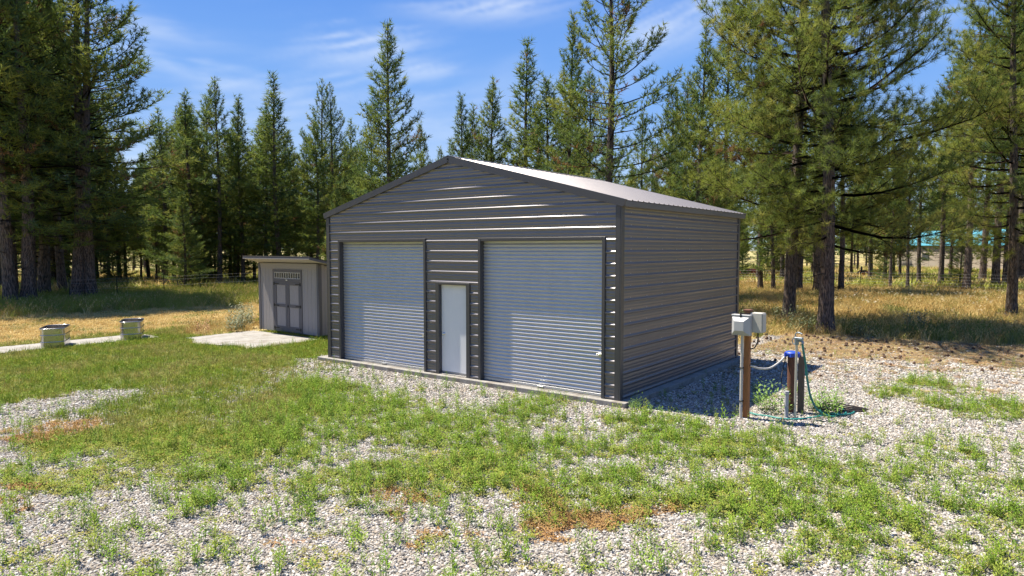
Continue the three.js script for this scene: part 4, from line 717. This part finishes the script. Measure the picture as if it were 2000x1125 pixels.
{
  const r = seeded(910), lawn = [], weeds = [], mats = [];
  const greens = [[0.175, 0.265, 0.025], [0.215, 0.29, 0.03], [0.125, 0.20, 0.025], [0.29, 0.29, 0.045]], lime = [[0.19, 0.30, 0.03], [0.15, 0.255, 0.026], [0.25, 0.31, 0.05], [0.115, 0.195, 0.028]], straw = [0.36, 0.28, 0.12], rusty = [0.31, 0.17, 0.06];
  const pick = (l) => l[Math.floor(r() * l.length)], mix = (a, b, t) => a.map((v, i) => lerp(v, b[i], t));
  grid(-26, 6, -6, 12, 0.075, r, (x, z) => {
    const d = inView(x, z); if (!d || blocked(x, z, -0.1 * r())) return;
    const q = zones(x, z); if (r() > q.lawn * (0.98 - 0.5 * smooth(n2b(x * 0.9 + 33, z * 0.9) + 0.5 * n2(x * 3, z * 3), 0.1, 0.9))) return;
    const t = smooth(fbm(x * 0.35 + 3, z * 0.35, 3), -0.25, 0.4), c = mix(mix(pick(greens), straw, t * 0.8 * r()), rusty, Math.min(1, q.rust) * 0.6 + (r() < 0.05 ? 0.4 : 0)), k = 0.85 + 0.3 * r();
    lawn.push([x, 0, z, r() * 6.28, 0.75 + 0.7 * r(), c[0] * k, c[1] * k, c[2] * k, 0.7 + 0.6 * r()]);
  });
  grid(-12, 15, -10, 10.5, 0.062, r, (x, z) => {
    const d = inView(x, z); if (!d || blocked(x, z, -0.06)) return;
    const q = zones(x, z), cl = smooth(n2b(x * 2.3, z * 2.3) + 0.35 * n2(x * 6, z * 6), -0.35, 0.6), p = Math.max(q.weeds * (0.12 + 0.75 * cl), z > -3 ? (0.2 * smooth(n2(x * 1.4 + 9, z * 1.4), -0.35, 0.6) + 0.02) * (d < 10.5 ? 1 : 0.3) : 0.006) * (q.gravel > 0.3 || q.weeds > 0.1 ? 1 : 0.4);
    if (r() < p * 1.0) { const c = mix(pick(lime), rusty, q.rust * 0.5 * r()), k = 0.85 + 0.35 * r(); weeds.push([x, 0, z, r() * 6.28, 0.7 + 0.75 * r(), c[0] * k, c[1] * k, c[2] * k, 0.75 + 0.6 * r()]); }
    const mp = Math.max(q.mat * 0.75, q.rust * 0.5 * (0.2 + cl), q.weeds * (0.15 + 0.55 * cl), z > -3 ? (d < 10.5 ? 0.16 : 0.03) * smooth(n2b(x * 1.1 + 50, z * 1.1) + 0.4 * q.gravel * n2(x * 5, z * 5), 0.0, 0.7) : 0);
    if (r() < mp) { const c = q.rust > 0.15 && r() < q.rust * 1.3 ? mix(rusty, straw, r() * 0.5) : mix(pick(greens), straw, r() * 0.45), k = 0.85 + 0.3 * r(); mats.push([x, 0.004, z, r() * 6.28, 0.8 + 0.6 * r(), c[0] * k, c[1] * k, c[2] * k, 1]); }
  });
  scatter('lawn_grass', [blades(1, 13, 0.075, 0.11, 0.0034, 0.7), blades(2, 12, 0.08, 0.08, 0.0038, 0.9), blades(4, 8, 0.06, 0.14, 0.003, 0.5), leafMat(5, 30, 0.075, 0.05)], grassMat, lawn, 'short green weedy grass over the yard', 'grass');
  scatter('weeds', [stalks(1, 3, 0.045, 0.19, 0.032), stalks(2, 4, 0.06, 0.16, 0.03), stalks(3, 2, 0.03, 0.24, 0.036)], grassMat, weeds, 'upright feathery green weeds growing through the gravel', 'weeds');
  scatter('ground_cover', [leafMat(6, 36, 0.07, 0.04), leafMat(7, 40, 0.08, 0.03)], grassMat, mats, 'low creeping mat of small leaves on the gravel', 'ground cover');
  console.log('lawn', lawn.length, 'weeds', weeds.length, 'mats', mats.length);
}
{
  // meadow, dry mown grass, tall grass by the woods
  const r = seeded(920), tall = [], dry = [], under = [], flowers = [];
  const tan = [[0.56, 0.43, 0.18], [0.50, 0.37, 0.15], [0.60, 0.49, 0.24], [0.45, 0.31, 0.12]], gr = [[0.22, 0.255, 0.06], [0.27, 0.285, 0.07], [0.17, 0.21, 0.06], [0.20, 0.22, 0.09]];
  const pick = (l) => l[Math.floor(r() * l.length)], mix = (a, b, t) => a.map((v, i) => lerp(v, b[i], t));
  grid(-34, 20, -43, 0, 0.17, r, (x, z) => {
    const d = inView(x, z, 3); if (!d || blocked(x, z, 0.05)) return;
    if (x > -36.5 && x < -18.3) return;
    const q = z < -22 ? { meadow: 1, litter: 0, dry: 0 } : zones(x, z);
    const m = Math.max(q.meadow, q.dry * 0.7) ; if (r() > m * 0.62) return;
    const edge = x > -1 ? smooth(-z - 12.6 - 0.0 * x, 0, 2.2) * (1 - smooth(-z - 15.2, 0, 2.0)) : 0, g = clamp(smooth(fbm(x * 0.3, z * 0.3, 3), -0.1, 0.45) * 0.75 + edge * 0.7, 0, 1);
    const c = r() < g ? pick(gr) : pick(tan), k = 0.85 + 0.3 * r();
    tall.push([x, 0, z, r() * 6.28, 0.55 + 0.5 * r() + edge * 0.1, c[0] * k, c[1] * k, c[2] * k, 0.75 + 0.5 * r()]);
    if (r() < 0.02 && z < -18 && x > -2) flowers.push([x, 0, z, r() * 6.28, 0.9 + 0.4 * r(), 0.75, 0.74, 0.66, 1]);
  });
  grid(-40, -18.2, -22, 14, 0.13, r, (x, z) => {
    const d = inView(x, z, 2); if (!d || blocked(x, z, 0.05)) return;
    const q = zones(x, z);
    if (r() < q.dry * 0.75) { const g = smooth(n2(x * 0.4, z * 0.4), 0.1, 0.7) * 0.5, c = r() < g ? pick(gr) : pick(tan), k = 0.85 + 0.3 * r(); dry.push([x, 0, z, r() * 6.28, 0.8 + 0.6 * r(), c[0] * k, c[1] * k, c[2] * k, 0.8 + 0.5 * r()]); }
    else if (r() < q.green * 0.8) { const c = r() < 0.22 ? pick(tan) : mix(pick(gr), [0.34, 0.36, 0.06], 0.55), k = 0.85 + 0.3 * r(); tall.push([x, 0, z, r() * 6.28, 0.75 + 0.5 * r(), c[0] * k, c[1] * k, c[2] * k, 0.8 + 0.5 * r()]); }
  });
  grid(-75, 30, -95, 12, 0.55, r, (x, z) => {
    const d = inView(x, z, 4); if (d < 34 || d > 95) return;
    if (x > -39 && z > -43) return;
    if (r() < 0.25) return;
    const g = smooth(fbm(x * 0.12 + 8, z * 0.12, 3), -0.35, 0.25), c = r() < g ? mix(pick(gr), [0.34, 0.36, 0.06], 0.55) : pick(tan), k = 0.85 + 0.3 * r();
    under.push([x, 0, z, r() * 6.28, 1.5 + 1.0 * r(), c[0] * k, c[1] * k, c[2] * k, 0.45 + 0.3 * r()]);
  });
  scatter('meadow_grass', [blades(21, 16, 0.17, 0.5, 0.0065, 0.7, true), blades(22, 16, 0.18, 0.4, 0.007, 0.95, true), blades(23, 18, 0.19, 0.3, 0.008, 1.1)], grassMat, tall, 'tall tan and green meadow grass', 'grass');
  scatter('dry_grass', [blades(24, 14, 0.11, 0.09, 0.006, 1.2), blades(25, 14, 0.12, 0.07, 0.006, 1.4)], grassMat, dry, 'mown golden dry grass beyond the stock tanks', 'grass');
  scatter('woodland_grass', [blades(26, 20, 0.3, 0.5, 0.016, 0.5)], grassMat, under, 'sunlit green grass under the pines', 'grass');
  const fl = []; { const q = seeded(3); for (let i = 0; i < 5; i++) { const a = q() * 6.28, d = q() * 0.25, x = Math.cos(a) * d, z = Math.sin(a) * d, y = 0.4 + q() * 0.15, s = 0.03; fl.push(x - s, y, z - s, x + s, y, z - s, x + s, y, z + s, x - s, y, z - s, x + s, y, z + s, x - s, y, z + s); } }
  scatter('daisies', [tris(fl)], grassMat, flowers, 'small white flower heads over the meadow grass', 'flowers');
  console.log('tall', tall.length, 'dry', dry.length, 'under', under.length, 'flowers', flowers.length);
}
{
  // fallen needles, twigs and stubble below the pines
  const r = seeded(925), spots = [], cs = [[0.36, 0.22, 0.10], [0.44, 0.32, 0.16], [0.22, 0.14, 0.08], [0.30, 0.26, 0.10]];
  grid(-2, 14, -14.5, -4.5, 0.085, r, (x, z) => { if (!inView(x, z) || blocked(x, z)) return; const q = zones(x, z); if (r() > Math.max(q.litter, 0.06) * 0.8) return; const c = cs[Math.floor(r() * 4)], k = 0.8 + 0.4 * r(); spots.push([x, 0.012, z, r() * 6.28, 0.8 + 0.8 * r(), c[0] * k, c[1] * k, c[2] * k, 1]); });
  const p = [], q = seeded(6); for (let i = 0; i < 22; i++) { const a = q() * 6.28, d = q() * 0.09, x = Math.cos(a) * d, z = Math.sin(a) * d, b = q() * 6.28, l = 0.05 + 0.08 * q(), w = 0.0035, cx = Math.cos(b), cz = Math.sin(b), y = q() * 0.012; p.push(x - cz * w, y, z + cx * w, x + cz * w, y, z - cx * w, x + cx * l, y + q() * 0.03, z + cz * l); }
  scatter('needle_litter', [tris(p)], grassMat, spots, 'fallen needles and dry stubble below the big pines', 'litter');
}
{
  // single weed bushes one can point to
  const r = seeded(930), leafy = [stalks(41, 26, 0.26, 0.5, 0.075), stalks(42, 22, 0.22, 0.42, 0.07)], mats = [[0.15, 0.27, 0.035], [0.17, 0.19, 0.10], [0.12, 0.145, 0.06], [0.33, 0.17, 0.08]].map((c) => std(c, 0.85, 0, { transmission: 0.25, side: THREE.DoubleSide }));
  const bush = (x, z, s, m, label, tall = 1) => { const b = tag(part('weed_bush', leafy[Math.floor(r() * 2)], mats[m], scene), label, 'bush'); b.position.set(x, 0, z); b.scale.set(s, s * tall, s); b.rotation.y = r() * 6.28; };
  bush(2.42, -1.25, 1.35, 0, 'bright green bushy weed between the meter post and the well');
  bush(3.28, -1.75, 1.2, 0, 'bright green weed growing through the coiled hose');
  bush(3.0, -1.95, 0.9, 0, 'green weed close behind the wooden stake');
  bush(0.35, 0.05, 0.5, 0, 'small weed at the garage corner');
  bush(-16.4, -2.0, 1.6, 1, 'grey-green sage weed against the shed wall', 1.1);
  bush(-17.1, -2.7, 1.9, 1, 'large grey-green weed left of the shed', 1.1);
  bush(-17.0, -1.2, 1.2, 3, 'reddish dry weed left of the shed pad', 0.8);
  bush(-18.3, -3.6, 1.8, 1, 'pale weed clump behind the reddish one near the shed', 1.1);
  bush(-0.2, -13.7, 1.8, 2, 'dark weed clump at the foot of the scarred pine', 0.9);
  bush(-1.3, -15.6, 2.0, 2, 'dark weed clump before the snaggy pine trunk', 1.0);
  bush(-2.4, -14.6, 1.7, 2, 'dark weeds beside the garage back corner', 0.9);
  bush(1.6, -13.9, 1.6, 2, 'weed clump just right of the scarred pine', 0.8);
  bush(2.8, -17.6, 2.2, 1, 'round blue-green bush out in the dry meadow', 0.8);
}
{
  // pine cones under the big pines
  const r = seeded(940), g = new THREE.IcosahedronGeometry(0.5, 2), p = g.attributes.position; g.deleteAttribute('uv');
  for (let i = 0; i < p.count; i++) { const x = p.getX(i), y = p.getY(i), z = p.getZ(i), a = Math.atan2(z, x), k = 1 + 0.16 * Math.sign(Math.sin(a * 5 + y * 22)) * Math.sqrt(Math.max(0, 1 - 4 * y * y)); p.setXYZ(i, x * k * 0.82, y * 1.15, z * k * 0.82); }
  g.deleteAttribute('normal');
  const m = std([0.085, 0.05, 0.032], 0.9);
  let n = 0;
  for (let i = 0; i < 4000 && n < 190; i++) {
    const x = -1.4 + r() * 10.5, z = -12.8 + r() * 8.4, k = smooth(-z, 5.2, 10.5) * (x > 3.5 ? 0.55 : 1); if (r() > k * k + 0.03 || inGarage(x, z, 0.2) || !inView(x, z)) continue;
    const c = tag(part('pine_cone', g, m, scene), 'brown pine cone fallen on the gravel and needles beneath the big pines', 'pine cone', 'fallen pine cones'), s = 0.055 + r() * 0.045;
    c.scale.setScalar(s); c.position.set(x, s * 0.4 + 0.012, z); c.rotation.set(1.3 + (r() - 0.5), r() * 6.28, r() * 3); n++;
  }
}
scene.traverse((o) => { if (o.isMesh) { o.castShadow = true; o.receiveShadow = true; } });
renderer.render(scene, camera);
